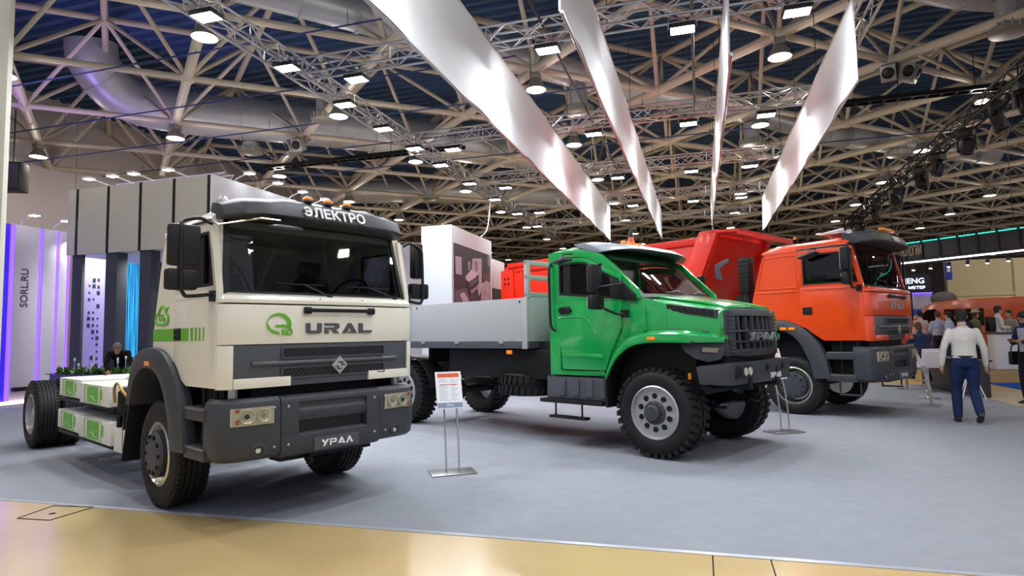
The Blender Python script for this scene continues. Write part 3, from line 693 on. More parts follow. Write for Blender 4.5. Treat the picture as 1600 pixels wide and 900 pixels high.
    for y0, y1 in ((1.02, .50), (1.80, 1.22)):
        b = mk(); u0w, u1w = (y0 - .075) / 1.87, (y1 - .075) / 1.87
        b.path([bow(-.01, u0w, .03), bow(.06, u0w - .06, .035), bow(.15, (u0w + u1w) / 2, .02)], .008, 6); b.tube(bow(.145, u0w - .02, .014), bow(.15, u1w, .014), .007, 6); b.lathe([(.022, -.02), (.022, .03)], bow(-.015, u0w, .02), (1, 0, .2), 8); b.build('wiper', m_black, t)
    # sun visor across the roof edge
    b = mk(.012); rs = []
    for k in range(17):
        y = .05 + (CW - .13) * k / 16; e = abs(2 * k / 16 - 1); fwd = .20 * (1 - min(e, 1) ** 10); up = .05 * (1 - min(e, 1) ** 6)
        hump = .02 if e < .62 else 0
        af = 1.22 + fwd
        rs.append([(1.02, y, 2.63), (af - .02, y, 2.61 + .03 * (1 - e ** 4)), (af + .03, y, 2.635 + .03 * (1 - e ** 4)), (af - .03, y, 2.735 + up * .8 + hump), (af - .12, y, 2.77 + up + hump), (1.0, y, 2.785 + up * .7 + hump), (.97, y, 2.72)])
    b.rings(rs); vz = b.build('sun_visor', m_grey, t, 50)
    for y in (.11, CW - .14):
        b = mk(); b.lathe([(.06, 0), (.055, .03), (.045, .035), (.042, .05), (.025, .07), (.0, .075)], (1.08, y, 2.765), (0, 0, 1), 12); b.build('roof_lamp', m_silver, vz)
    lm = (.80, 1.01, 1.22) if kind == 'cream' else ()
    for y in lm:
        b = mk(); b.ball((1.30, y, 2.872), (.05, .045, .03), 12, 8); b.build('marker_lamp', m_amber, vz)
        b = mk(.004); b.box((1.25, y - .04, 2.84), (1.35, y + .04, 2.862)); b.build('lamp_foot', m_grey, vz)
    if kind == 'orange':
        b = mk(.01); b.box((1.28, .75, 2.86), (1.36, 1.3, 2.90)); b.build('marker_lamp_bar', m_amber, vz)
    ud = V((-.06, 0, .14)).normalized()
    if kind == 'cream':
        text(visor_text[1:], .14, m_text, t, (1.466, .772, 2.682), (0, 1, 0), tuple(ud), 'visor_lettering', .004, 'LEFT', .003)
        b = MB(); cc = V((1.466, .718, 2.682)) + ud * .051; g3 = lambda y, u: tuple(cc + V((0, y, 0)) + ud * u); nn = V((ud.z, 0, -ud.x)) * .004
        A = [R(-150) + R(300) * k / 14 for k in range(15)]
        for p, q in zip(A[:-1], A[1:]):
            F = [g3(.044 * cos(p), .054 * sin(p)), g3(.044 * cos(q), .054 * sin(q)), g3(.024 * cos(q), .034 * sin(q)), g3(.024 * cos(p), .034 * sin(p))]
            b.rings([[tuple(V(x) - nn) for x in F], [tuple(V(x) + nn) for x in F]])
        F = [g3(-.022, -.009), g3(.03, -.009), g3(.03, .009), g3(-.022, .009)]; b.rings([[tuple(V(x) - nn) for x in F], [tuple(V(x) + nn) for x in F]]); b.build('visor_lettering', m_text, t, 0)
    else: text(visor_text, .13, m_text, t, T(1.464, 1.03, 2.685), (0, 1, 0), tuple(ud), 'visor_lettering', .004, 'CENTER', .003)
    # interior
    b = mk(.02); b.box((.98, .08, 1.75), (1.22, CW - .08, 1.96)); b.box((1.0, 1.15, 1.9), (1.2, 1.85, 2.03)); b.build('dashboard', m_dash, t)
    for y in (.28, 1.28):
        b = mk(.04); b.box((.30, y, 1.55), (.72, y + .46, 1.72)); b.hexa([(.22, y, 1.7), (.34, y, 1.7), (.34, y + .46, 1.7), (.22, y + .46, 1.7), (.10, y + .04, 2.25), (.2, y + .04, 2.25), (.2, y + .42, 2.25), (.10, y + .42, 2.25)]); b.box((.07, y + .1, 2.26), (.17, y + .36, 2.44)); b.build('seat', m_seat, t)
    b = mk(); ax = V((-.75, 0, .66)); c = V((.86, 1.55, 2.03))
    q = ax.to_track_quat('Z', 'X'); b.path([tuple(c + q @ V((.20 * cos(u), .20 * sin(u), 0))) for u in [2 * pi * k / 24 for k in range(25)]], .014, 6)
    for k in range(3): u = 2 * pi * k / 3 + .5; b.tube(tuple(c), tuple(c + q @ V((.2 * cos(u), .2 * sin(u), 0))), .014, 6)
    b.tube(tuple(c), tuple(c - ax * .3), .03, 8); b.build('steering_wheel', m_black, t)
    # side mirrors on their tube frames
    for far in (0, 1):
        b = mk(0, far); b.path([(1.17, -.01, 2.56), (1.16, -.10, 2.60), (1.15, -.20, 2.58), (1.16, -.25, 2.55), (1.18, -.26, 2.48), (1.19, -.26, 2.05), (1.19, -.24, 1.96), (1.19, -.2, 1.94), (1.22, -.02, 1.96)], .016, 8, sub=3); b.lathe([(.035, 0), (.035, .05)], (1.22, -.03, 1.95), (0, 1, 0), 10); b.box((1.18, -.035, 1.9), (1.25, .0, 1.99)); fr = b.build('mirror_arm', m_black, t)
        b = mk(.03, far); b.box((1.08, -.345, 2.19), (1.18, -.10, 2.535)) if not far else b.box((1.04, -.31, 2.22), (1.15, -.19, 2.62)); mi = b.build('main_mirror', m_black, t)
        b = mk(0, far); b.box((1.073, -.325, 2.21), (1.079, -.12, 2.515)) if not far else b.box((1.034, -.295, 2.24), (1.039, -.205, 2.6)); b.build('mirror_glass', m_mir, mi)
        b = mk(.03, far); b.box((1.09, -.365, 1.99), (1.18, -.12, 2.165)); mi = b.build('wide_angle_mirror', m_black, t)
        b = mk(0, far); b.box((1.083, -.345, 2.01), (1.089, -.14, 2.145)); b.build('mirror_glass', m_mir, mi)
    if kind == 'cream': # kerb mirror above the screen
        b = mk(); b.path([(1.13, .0, 2.6), (1.22, .02, 2.555), (1.45, .28, 2.61), (1.45, .45, 2.61)], .008, 6); b.build('kerb_mirror_arm', m_chr, t)
        b = mk(); b.ball((1.45, .5, 2.55), (.07, .17, .025), 14, 8); b.build('kerb_mirror', m_grey2, t)
    else:
        b = mk(.02); b.hexa([(.45, -.30, 2.42), (.72, -.30, 2.50), (.72, -.08, 2.50), (.45, -.08, 2.42), (.46, -.30, 2.45), (.70, -.30, 2.53), (.70, -.08, 2.53), (.46, -.08, 2.45)]); km = b.build('kerb_mirror', m_grey2, t)
        b = mk(); b.path([(.6, -.2, 2.52), (.62, -.15, 2.57), (.63, -.01, 2.57)], .01, 6); b.build('kerb_mirror_arm', m_black, t)
    return T, mk
# ------------------------------------------------------------------ TRUCK 1: cream electric cab-over chassis
t1 = thing('electric_truck', 'cream electric cab-over truck with green stripe and bare battery chassis', 'truck', (-4.993, 4.755, .012), -.4318)
T, mk = cabover(t1, m_cream, 1.0, 0, 0, -.18, 'ЭЛЕКТРО', 'cream')
wordmark('URAL', .72, .095, m_grey2, t1, (1.386, 1.10, 1.668), (0, 1, 0), (0, 0, 1), 'hood_lettering', .008)
# green leaf mark and KO
b = MB(); c = (.487, 1.705)
out = [(c[0] + .115 * cos(u), c[1] + .10 * sin(u) + .0) for u in [R(170) - R(190) * k / 16 for k in range(17)]]
inn = [(c[0] - .02 + .095 * cos(u), c[1] - .005 + .082 * sin(u)) for u in [R(172) - R(180) * k / 16 for k in range(17)]]
for i in range(16): b.rings([[(1.378, *out[i]), (1.378, *out[i + 1]), (1.378, *inn[i + 1]), (1.378, *inn[i])], [(1.383, *out[i]), (1.383, *out[i + 1]), (1.383, *inn[i + 1]), (1.383, *inn[i])]])
b.prism([(.452, 1.70), (.542, 1.705), (.597, 1.675), (.614, 1.655), (.542, 1.676), (.452, 1.68)], 1.378, 1.383, 'x')
b.prism([(.370, 1.72), (.378, 1.72), (.41, 1.665), (.49, 1.638), (.49, 1.612), (.43, 1.628), (.385, 1.665)], 1.378, 1.383, 'x')
b.build('leaf_mark', m_lgreen, t1, 0)
text('KO', .068, m_lgreen, t1, (1.384, .562, 1.612), (0, 1, 0), (0, 0, 1), 'leaf_lettering', .002, 'CENTER', .004)
# green side stripe, cloud mark
b = MB(); b.box((-.17, -.004, 1.573), (.36, .0, 1.688)); b.build('green_stripe', m_lgreen, t1, 0)
b = MB(); b.box((.36, -.010, 1.573), (.70, -.006, 1.688))
for x0, x1 in ((.745, .80), (.84, .88), (.925, .955), (1.01, 1.03)): b.box((x0, -.010, 1.573), (x1, -.006, 1.688))
b.build('green_stripe', m_lgreen, t1, 0)
b = MB(); P = [(-.07, 1.735), (.17, 1.735), (.215, 1.775), (.205, 1.815), (.17, 1.83), (.15, 1.87), (.07, 1.905), (0, 1.88), (-.02, 1.845), (-.09, 1.82), (-.115, 1.775)]
P = curve2(P + [P[0]], 4); b.path([(x, -.004, z) for x, z in P], .014, 5); b.prism([(.12, 1.88), (.22, 1.90), (.15, 1.84)], -.006, 0); b.build('cloud_mark', m_lgreen, t1)
side_text('CO₂', .085, m_lgreen, t1, (.05, -.004, 1.77), 'cloud_lettering', .003)
# wheels
WZ = .505
wheel(t1, 0, 0.0, WZ, .50, .30, .297, -1, 'steer'); wheel(t1, 0, 2.02, WZ, .50, .30, .297, 1, 'steer')
for bf, o in ((0.0, -1), (2.02, 1)):
    wheel(t1, -5.2, bf, WZ, .50, .28, .297, o, 'dish'); wheel(t1, -5.2, bf - o * .31, WZ, .50, .28, .297, o, 'dish')
# frame rails, axles, batteries
for y in (.60, 1.34):
    b = MB(.006); b.box((-6.1, y, .72), (1.1, y + .08, .95)); b.build('frame_rail', m_chas, t1)
for x in (0, -5.2):
    b = MB(); b.tube((x, .28, .5), (x, 1.74, .5), .08); b.ball((x, 1.0, .5), .18); b.build('axle', m_chas, t1)
    b = MB(.01)
    for y in (.56, 1.38):
        for k in range(4): b.box((x - .6 + k * .08, y, .55 + k * .03), (x + .6 - k * .08, y + .08, .575 + k * .03))
    b.build('leaf_spring', m_chas, t1)
b = MB(.01)
for x in (-6.0, -4.2, -1.1, .9): b.box((x - .05, .62, .74), (x + .05, 1.4, .93))
b.build('cross_member', m_chas, t1, kind='stuff')
def battery(a0, a1, b0, b1, z0, z1, near=True):
    m = MB(.012); m.box((a0, b0, z0), (a1, b1, z1)); p = m.build('battery_box', m_batt, t1)
    L = a1 - a0; y = b0 - .004
    m = MB(); m.box((a0 + L * .30, y - .004, z0 + .03), (a0 + L * .66, b0 - .0005, z1 - .03)); m.build('green_panel', m_lgreen, p, 0)
    m = MB(); m.frame([(a0 + L * .2, z0 + .012), (a0 + L * .74, z0 + .012), (a0 + L * .74, z1 - .012), (a0 + L * .2, z1 - .012)], [(a0 + L * .203, z0 + .0155), (a0 + L * .737, z0 + .0155), (a0 + L * .737, z1 - .0155), (a0 + L * .203, z1 - .0155)], y - .003, b0); m.box((a0 + L * .77, y - .003, z0 + .08), (a0 + L * .80, b0, z1 - .05)); m.build('line_mark', m_lgreen, p, 0)
    m = MB(); m.path([(a0 + L * .16, y - .004, z0 + .05), (a0 + L * .36, y - .004, z0 + .05), (a0 + L * .40, y - .006, z0 + .10), (a0 + L * .5, y - .006, z0 + .10), (a0 + L * .53, y - .006, z0 + .06), (a0 + L * .66, y - .004, z0 + .06)], .0025, 5); m.build('plug_mark', m_white, p)
    return p
for b0, b1 in ((.05, .56), (1.46, 1.97)):
    battery(-3.80, -2.78, b0, b1, .86, 1.10); battery(-2.75, -1.62, b0 - .02, b1, .83, 1.07)
    battery(-3.84, -2.77, b0, b1, .43, .675); battery(-2.74, -1.52, b0 - .02, b1, .41, .67)
    b = MB(.006); b.box((-3.9, b0 + .02, .79), (-1.55, b1 - .02, .835)); b.build('battery_rail', m_chas, t1)
    b = MB(.006); b.box((-3.9, b0 + .02, .36), (-1.5, b1 - .02, .405)); b.build('battery_rail', m_chas, t1)
for k in range(4):
    b = MB(.008); a0 = -3.8 + k * .56; b.box((a0, .60, 1.0), (a0 + .5, 1.42, 1.10)); b.build('battery_cover', m_batt, t1)
b = MB(.01); b.box((-1.5, .06, .36), (-1.05, .5, .62)); b.build('junction_box', m_batt, t1)
b = MB(.01); b.box((-1.45, .12, .66), (-1.05, .55, .82)); b.lathe([(.11, 0), (.11, .22), (.06, .27)], (-1.28, .14, .80), (0, 0, 1), 14); b.tube((-1.45, .1, .75), (-1.45, .1, .45), .03); b.tube((-1.2, .08, .8), (-1.2, .08, .4), .025); b.build('compressor', m_chas, t1)
b = MB(); b.path([(-1.45, .05, .9), (-1.42, .03, 1.05), (-1.30, .03, 1.12), (-1.2, .05, 1.03), (-1.15, .1, .95)], .016, 8, sub=4); b.build('brass_hose', mat('brass', '#b08a4a', .3, .8), t1)
b = MB(.01); b.box((-1.15, .2, .5), (-.75, 1.8, 1.3)); b.build('equipment_cabinet', m_chas, t1)
b = MB(.01); b.box((-.8, .35, .62), (1.15, 1.67, 1.36)); b.build('underbody', m_chas, t1)
b = MB(); b.box((1.1, .55, .50), (1.3, 1.5, .545)); b.tube((1.32, .78, .53), (1.43, .78, .49), .025); b.build('tow_eye', m_chas, t1)
for y in (.16, CW - .16): b = MB(); b.tube((1.22, y, 1.06), (1.22, y, 1.2), .04); b.build('cab_mount', m_silver, t1)
# ------------------------------------------------------------------ TRUCK 3: orange cab-over tipper with red dump body
t3 = thing('dump_truck', 'orange cab-over dump truck with bright red tipper body', 'truck', (1.609, 12.704, .012), -.5308)
T, mk = cabover(t3, m_orange, 1.19, -.22, -.033, -.47, 'УРАЛ', 'orange')
wordmark('УРАЛ', .8, .13, m_silver, t3, T(1.386, 1.05, 1.69), (0, 1, 0), (0, 0, 1), 'hood_lettering', .01)
wheel(t3, 0, .0, .535, .53, .33, .34, -1, 'steer'); wheel(t3, 0, 2.40, .535, .53, .33, .34, 1, 'steer')
for x in (-4.6, -6.0):
    for bf, o in ((.02, -1), (2.38, 1)): wheel(t3, x, bf, .535, .53, .3, .34, o, 'dish')
for y in (.72, 1.60):
    b = MB(.006); b.box((-7.6, y, .85), (1.1, y + .08, 1.12)); b.build('frame_rail', m_chas, t3)
b = MB(.01); b.box((-.5, .4, .7), (1.2, 2.0, 1.5)); b.build('underbody', m_chas, t3)
b = MB(); b.tube((0, .3, .53), (0, 2.1, .53), .09); b.tube((-4.6, .3, .53), (-4.6, 2.1, .53), .1); b.tube((-6, .3, .53), (-6, 2.1, .53), .1); b.build('axle', m_chas, t3)
for y in (.06, 2.3):
    b = MB(.005); b.tube((.80, y, .42), (.80, y, .7), .016); b.tube((1.14, y, .44), (1.14, y, .7), .016); b.box((.80, y - .06, .40), (1.16, y + .06, .425)); b.build('folding_step', m_grey, t3)
# exhaust stack and air intake behind the cab
b = MB(.02); b.box((-1.0, .02, 2.32), (-.78, .26, 3.03)); st = b.build('air_intake', m_black, t3)
b = MB()
for k in range(8): b.box((-1.0, .012, 2.4 + k * .075), (-.79, .022, 2.43 + k * .075))
b.build('intake_slats', m_chas, st, kind='stuff')
b = MB(); b.tube((-.9, .14, 1.2), (-.9, .14, 2.32), .09, 12); b.build('intake_pipe', m_black, t3)
b = MB(.01); b.box((-1.25, .35, 1.2), (-.85, 2.0, 2.3)); b.build('equipment_cabinet', m_chas, t3)
# dump body
b = MB(.008); bw = 2.42
for y0, y1 in ((0.02, .07), (bw - .07, bw - .02)):
    b.prism([(-8.1, 1.75), (-8.1, 3.35), (-7.82, 3.55), (-1.80, 3.55), (-1.5, 3.62), (-2.6, 1.55), (-7.6, 1.55)], y0, y1)
b.box((-8.0, .05, 1.5), (-2.5, bw - .05, 1.58))
db = b.build('dump_body', m_red, t3, 30)
b = MB(.006); b.hexa([(-2.62, .05, 1.55), (-2.56, .05, 1.55), (-2.56, bw - .05, 1.55), (-2.62, bw - .05, 1.55), (-1.56, .05, 3.56), (-1.48, .05, 3.56), (-1.48, bw - .05, 3.56), (-1.56, bw - .05, 3.56)]); b.build('front_wall', m_red, db)
for y0, y1 in ((-.04, .14), (bw - .14, bw + .04)):
    b = MB(.008); b.prism([(-1.80, 3.66), (-1.38, 3.66), (-2.30, 1.55), (-2.75, 1.55)], y0, y1); b.build('corner_post', m_red, db)
b = MB(.008); b.hexa([(-1.6, -.04, 3.60), (-.90, -.04, 3.56), (-.90, bw + .04, 3.56), (-1.6, bw + .04, 3.60), (-1.6, -.04, 3.66), (-.90, -.04, 3.61), (-.90, bw + .04, 3.61), (-1.6, bw + .04, 3.66)])
b.box((-.96, -.04, 3.50), (-.90, bw + .04, 3.61)); b.build('cab_protector', m_red, db)
for y0, y1 in ((-.03, .10), (bw - .10, bw + .03)):
    b = MB(.01); b.prism([(-7.85, 3.55), (-7.85, 3.43), (-1.9, 3.40), (-1.85, 3.55)], y0, y1); b.build('top_rail', m_red, db)
    b = MB(.01); b.box((-8.12, y0, 1.7), (-7.62, y1 + .0, 3.36)); b.build('rear_post', m_red, db)
    b = MB(.008); b.prism([(-7.5, 3.40), (-7.5, 3.30), (-2.6, 3.25), (-2.6, 3.36)], y0 + .01, y1 - .01); b.build('side_rib', m_red, db)
    b = MB(.008); b.box((-7.35, y0 + .02, 1.6), (-7.25, y1 - .02, 3.3)); b.build('side_rib', m_red, db)
b = MB()
for x in (-7.95, -7.8):
    for z in (2.98, 3.12): b.box((x - .03, -.034, z - .03), (x + .03, -.029, z + .03))
b.build('post_holes', m_black, db, kind='stuff')
b = MB(.006); b.prism([(-1.56, 2.95), (-1.24, 3.06), (-1.24, 2.98), (-1.46, 2.86), (-1.40, 2.62), (-1.55, 2.66)], .10, .14); b.build('lifting_bracket', m_grey2, db)
b = MB(.008); b.box((-8.14, .1, 1.6), (-8.06, bw - .1, 3.3)); b.build('tailgate', m_red, db)
# roof bar
b = MB(.01); b.tube((.50, .3, 3.33), (.92, .3, 3.38), .03); b.tube((.50, 1.9, 3.33), (.92, 1.9, 3.38), .03); b.box((.5, .28, 3.32), (.95, 1.92, 3.345)); b.box((.6, .5, 3.24), (.66, .56, 3.33)); b.build('roof_rack', m_white, t3)
b = MB(); b.ball((.14, .05, 3.285), (.03, .03, .03)); b.build('marker_lamp', m_amber, t3)
# ------------------------------------------------------------------ TRUCK 2: green bonneted off-road truck with grey drop-side bed
t2 = thing('bonneted_truck', 'green bonneted off-road truck with grey drop-side cargo bed', 'truck', (-.609, 8.007, .012), -.4708)
GW = 2.30
def far2(b): b.T = lambda a, y, z: (a, GW - y, z); return b
wheel(t2, 0, 0.02, .57, .54, .36, .335, -1, 'off', True); wheel(t2, 0, GW - .02, .57, .54, .36, .335, 1, 'off', True)
wheel(t2, -5.22, 0.02, .57, .54, .36, .335, -1, 'off', True); wheel(t2, -5.22, GW - .02, .57, .54, .36, .335, 1, 'off', True)
for y in (.68, 1.52):
    b = MB(.006); b.box((-5.4, y, .85), (.95, y + .09, 1.10)); b.build('frame_rail', m_chas, t2)
for x in (0, -4.9):
    b = MB(); b.tube((x, .3, .55), (x, GW - .3, .55), .085); b.ball((x, 1.0, .55), (.24, .2, .24)); b.build('axle', m_chas, t2)
    b = MB(.008)
    for y in (.62, 1.58):
        for k in range(5): b.box((x - .65 + k * .09, y, .60 + k * .03), (x + .65 - k * .09, y + .09, .625 + k * .03))
    b.build('leaf_spring', m_chas, t2)
b = MB(); b.tube((.15, .3, .62), (.45, .5, .95), .035); b.tube((.25, .62, .7), (.25, .62, 1.15), .05); b.path([(.1, .35, .8), (.35, .4, .9), (.5, .7, 1.0)], .016, 6, sub=4); b.tube((.3, .45, .58), (.3, 1.8, .58), .025); b.build('steering_linkage', m_plate, t2)
b = MB(.004); b.box((.36, .24, .98), (.39, .28, 1.06)); b.build('side_marker', m_amber, t2)
# cab body
def cabside(b, lo, hi):
    arch = [(-.70, 1.01), (-.62, 1.16), (-.52, 1.32), (-.36, 1.46), (-.22, 1.53)]
    b.prism([(-1.69, .99), (-1.69, 2.02), (-1.50, 2.02), (-1.50, 1.06), (-.75, 1.06), (-.72, 1.01)], lo, hi)                     # rear pillar, sill
    b.frame([(-1.69, 2.02), (-.16, 2.02), (-.20, 2.14), (-.74, 2.64), (-.93, 2.715), (-1.30, 2.76), (-1.69, 2.74)],
            [(-1.55, 2.02), (-.40, 2.02), (-.40, 2.31), (-.98, 2.61), (-1.04, 2.625), (-1.30, 2.66), (-1.55, 2.65)], lo, hi)
    return b
b = MB(.008)
for far in (0, 1):
    b.T = None if not far else (lambda a, y, z: (a, GW - y, z))
    cabside(b, .03, .10)
    bb_ = lambda a: .025 + .10 * max(0, a + .44) / .60
    P_ = [(-.44, 2.02), (-.16, 2.025), (0, 1.99), (.16, 1.93), (.16, 1.60), (-.2, 1.60), (-.44, 1.50)]
    b.rings([[(a, bb_(a), z) for a, z in P_], [(a, bb_(a) + .06, z) for a, z in P_]])
    b.prism([(-.85, 1.06), (-.66, 1.06), (-.56, 1.30), (-.40, 1.45), (-.2, 1.54), (-.1, 1.6), (-.1, 1.9), (-.40, 2.0), (-.85, 2.0)], .045, .09)
b.T = None
b.box((-1.69, .06, .99), (-1.63, GW - .06, 2.70)); b.box((-1.66, .06, .99), (-.7, GW - .06, 1.05))
rs = []
for a, dz in ((-1.69, -.05), (-1.62, .02), (-1.3, .045), (-1.0, .02), (-.84, -.05)):
    rs.append([(a, .03, 2.67 + (dz if a > -1.2 else 0) * 1.2), (a, .05, 2.73 + dz), (a, .16, 2.765 + dz), (a, 1.15, 2.79 + dz), (a, GW - .16, 2.765 + dz), (a, GW - .05, 2.73 + dz), (a, GW - .03, 2.67 + (dz if a > -1.2 else 0) * 1.2)])
b.rings(rs)
b.box((-.28, .2, 1.6), (-.22, GW - .2, 2.02))
b.build('cab_shell', m_green, t2, 40)
for far in (0, 1):
    b = MB(.006); 
    if far: far2(b)
    b.prism([(-1.54, 2.0), (-.435, 2.0), (-.435, 1.66), (-.52, 1.50), (-.62, 1.32), (-.70, 1.10), (-.72, 1.075), (-1.44, 1.075)], .005, .06)
    b.frame([(-1.54, 2.0), (-.435, 2.0), (-.42, 2.32), (-.97, 2.60), (-1.04, 2.615), (-1.30, 2.645), (-1.535, 2.64)], [(-1.46, 2.14), (-.47, 2.03), (-.47, 2.27), (-1.0, 2.54), (-1.05, 2.55), (-1.25, 2.56), (-1.46, 2.555)], .005, .06)
    b.prism([(-1.42, 1.26), (-.72, 1.23), (-.74, 1.29), (-1.42, 1.31)], -.01, .02)
    b.path([(-1.5, .006, 1.80), (-1.1, .004, 1.80), (-.95, .004, 1.72), (-.85, .004, 1.55)], .012, 6, sub=4)
    d = b.build('door', m_green, t2)
    b = MB(); 
    if far: far2(b)
    b.prism([(-1.46, 2.14), (-.47, 2.03), (-.47, 2.27), (-1.0, 2.54), (-1.05, 2.55), (-1.25, 2.56), (-1.46, 2.555)], .026, .032); b.build('side_window', m_glassd, d)
    b = MB()
    if far: far2(b)
    b.frame([(-1.475, 2.125), (-.455, 2.015), (-.455, 2.28), (-1.0, 2.555), (-1.05, 2.565), (-1.25, 2.575), (-1.475, 2.57)], [(-1.445, 2.155), (-.485, 2.045), (-.485, 2.26), (-1.0, 2.525), (-1.05, 2.535), (-1.25, 2.545), (-1.445, 2.54)], -.001, .04); b.build('window_seal', m_black, d)
    b = MB(.004)
    if far: far2(b)
    b.prism([(-.60, 2.045), (-.40, 2.005), (-.22, 1.985), (-.21, 2.06), (-.40, 2.235), (-.60, 2.32)], -.004, .028); b.build('window_corner_cover', m_black, d)
    b = MB(.012)
    if far: far2(b)
    b.prism([(-1.49, 1.90), (-1.46, 1.955), (-1.30, 1.955), (-1.26, 1.91), (-1.28, 1.86), (-1.45, 1.85)], -.02, .01); b.frame([(-1.455, 1.895), (-1.43, 1.935), (-1.33, 1.935), (-1.30, 1.895)], [(-1.44, 1.90), (-1.42, 1.925), (-1.34, 1.925), (-1.315, 1.90)], -.03, 0); b.build('door_handle', m_black, d)
    b = MB()
    if far: far2(b)
    b.path([(-1.625, .03, 2.56), (-1.63, -.03, 2.53), (-1.63, -.03, 2.1), (-1.62, -.03, 1.7), (-1.56, .0, 1.62)], .02, 8, sub=3); b.build('grab_rail', m_black, t2)
    # grey step box and boards
    b = MB(.012)
    if far: far2(b)
    b.box((-1.78, .05, .66), (-.74, .40, .97))
    for k in range(4): b.box((-1.55 + k * .24, .03, .70), (-1.43 + k * .24, .06, .94))
    sb = b.build('step_box', m_grey2, t2)
    b = MB(.01)
    if far: far2(b)
    b.box((-1.85, -.04, .60), (-.75, .38, .655)); b.build('step_board', m_black, sb)
    b = MB(.005)
    if far: far2(b)
    b.tube((-1.6, .02, .42), (-1.6, .02, .62), .014); b.tube((-1.13, .02, .42), (-1.13, .02, .62), .014); b.box((-1.68, -.04, .39), (-1.04, .08, .425)); b.build('folding_step', m_black, sb)
    # wing over the front wheel
    o = [(-.72, .98), (-.66, 1.14), (-.54, 1.36), (-.36, 1.51), (-.15, 1.575), (.15, 1.60), (.46, 1.585), (.70, 1.55), (.84, 1.50)]
    n_ = [(-.69, .96), (-.62, 1.10), (-.50, 1.26), (-.32, 1.385), (-.12, 1.435), (.15, 1.445), (.46, 1.442), (.70, 1.44), (.83, 1.44)]
    O, N = curve2(o, 3), curve2(n_, 3)
    b = MB(.008)
    if far: far2(b)
    rs = []
    for k, ((x, z), (x2, z2)) in enumerate(zip(O, N)):
        u = k / (len(O) - 1); ins = .30 * max(0, (x2 - .46) / .37)
        rs.append([(x, .32, z + .02), (x, .05 + ins, z), (x * .7 + x2 * .3, -.02 + ins, z * .7 + z2 * .3), (x2, -.025 + ins, z2), (x2, .03 + ins, z2), (x * .5 + x2 * .5, .06 + ins, z * .5 + z2 * .5), (x * .9 + x2 * .1, .32, z - .02)])
    b.rings(rs); wg = b.build('wing', m_green, t2, 50)
    b = MB(.004)
    if far: far2(b)
    b.hexa([(.2, .12, 1.60), (.66, .19, 1.56), (.64, .30, 1.57), (.2, .27, 1.612), (.2, .12, 1.615), (.66, .19, 1.573), (.64, .30, 1.583), (.2, .27, 1.628)]); b.build('wing_tread', m_grey2, wg)
    b = MB(.006)
    if far: far2(b)
    b.box((-.04, -.035, 1.475), (.07, -.015, 1.52)); b.build('side_marker', m_amber, wg)
    b = MB(.008)
    if far: far2(b)
    b.lathe([(.035, 0), (.035, .06), (.028, .08), (0, .08)], (-.23, .12, 1.575), (0, 0, 1), 12); b.build('wing_cap', m_black, wg)
    # inner arch and mud flap
    b = MB(.01)
    if far: far2(b)
    b.rings([[(x, .0, z - .01), (x, .62, z - .01), (x, .62, z + .02), (x, .04, z + .02)] for x, z in N[:20]]); b.hexa([(-.73, -.02, 1.0), (-.69, -.02, 1.0), (-.69, .4, 1.0), (-.73, .4, 1.0), (-.71, -.02, .59), (-.67, -.02, .59), (-.67, .4, .59), (-.71, .4, .59)]); b.build('arch_liner', m_black, wg)
    # headlamp pod under the wing
    b = MB(.015)
    if far: far2(b)
    pf_ = lambda a: .04 + .28 * max(0, (a - .44)) / .37
    b.rings([[(a, pf_(a), z) for a, z in ((.36, 1.44), (.44, 1.33), (.54, 1.24), (.66, 1.20), (.77, 1.23), (.81, 1.30), (.82, 1.44))], [(a, .52, z) for a, z in ((.36, 1.44), (.44, 1.33), (.54, 1.24), (.62, 1.20), (.70, 1.23), (.72, 1.30), (.72, 1.44))]]); hp = b.build('headlamp_pod', m_grey, t2)
    b = MB(.006)
    if far: far2(b)
    b.rings([[(a, pf_(a) - .012, z) for a, z in ((.60, 1.325), (.74, 1.315), (.76, 1.37), (.61, 1.385))], [(a + .01, pf_(a) + .05, z) for a, z in ((.60, 1.325), (.74, 1.315), (.76, 1.37), (.61, 1.385))]]); b.build('headlamp', mat('smoked_lamp', '#8d8778', .12, .2, bump=.5, bscale=60), hp)
    # mirrors
    b = MB()
    if far: far2(b)
    b.path([(-.37, -.01, 1.82), (-.46, -.10, 1.83), (-.56, -.27, 1.92), (-.58, -.32, 2.02), (-.58, -.32, 2.42), (-.55, -.25, 2.47)], .017, 8, sub=3); b.tube((-.58, -.31, 2.17), (-.36, .0, 2.22), .012); b.box((-.42, -.03, 1.77), (-.31, .0, 1.87)); b.build('mirror_arm', m_black, t2)
    b = MB(.035)
    if far: far2(b)
    b.box((-.67, -.42, 2.10), (-.57, -.20, 2.47)); mi = b.build('main_mirror', m_black, t2)
    b = MB()
    if far: far2(b)
    b.box((-.678, -.40, 2.12), (-.672, -.22, 2.45)); b.build('mirror_glass', m_mir, mi)
    b = MB(.035)
    if far: far2(b)
    b.box((-.66, -.44, 1.88), (-.56, -.18, 2.07)); mi = b.build('wide_angle_mirror', m_black, t2)
    b = MB()
    if far: far2(b)
    b.box((-.668, -.42, 1.9), (-.662, -.2, 2.05)); b.build('mirror_glass', m_mir, mi)
b = MB(.02); b.hexa([(-1.42, -.26, 2.55), (-1.16, -.26, 2.59), (-1.16, -.06, 2.59), (-1.42, -.06, 2.55), (-1.41, -.26, 2.575), (-1.17, -.26, 2.64), (-1.17, -.06, 2.64), (-1.41, -.06, 2.575)]); b.build('kerb_mirror', m_grey2, t2)
b = MB(); b.path([(-1.28, -.2, 2.6), (-1.27, -.15, 2.68), (-1.2, -.02, 2.69)], .012, 6); b.build('kerb_mirror_arm', m_black, t2)
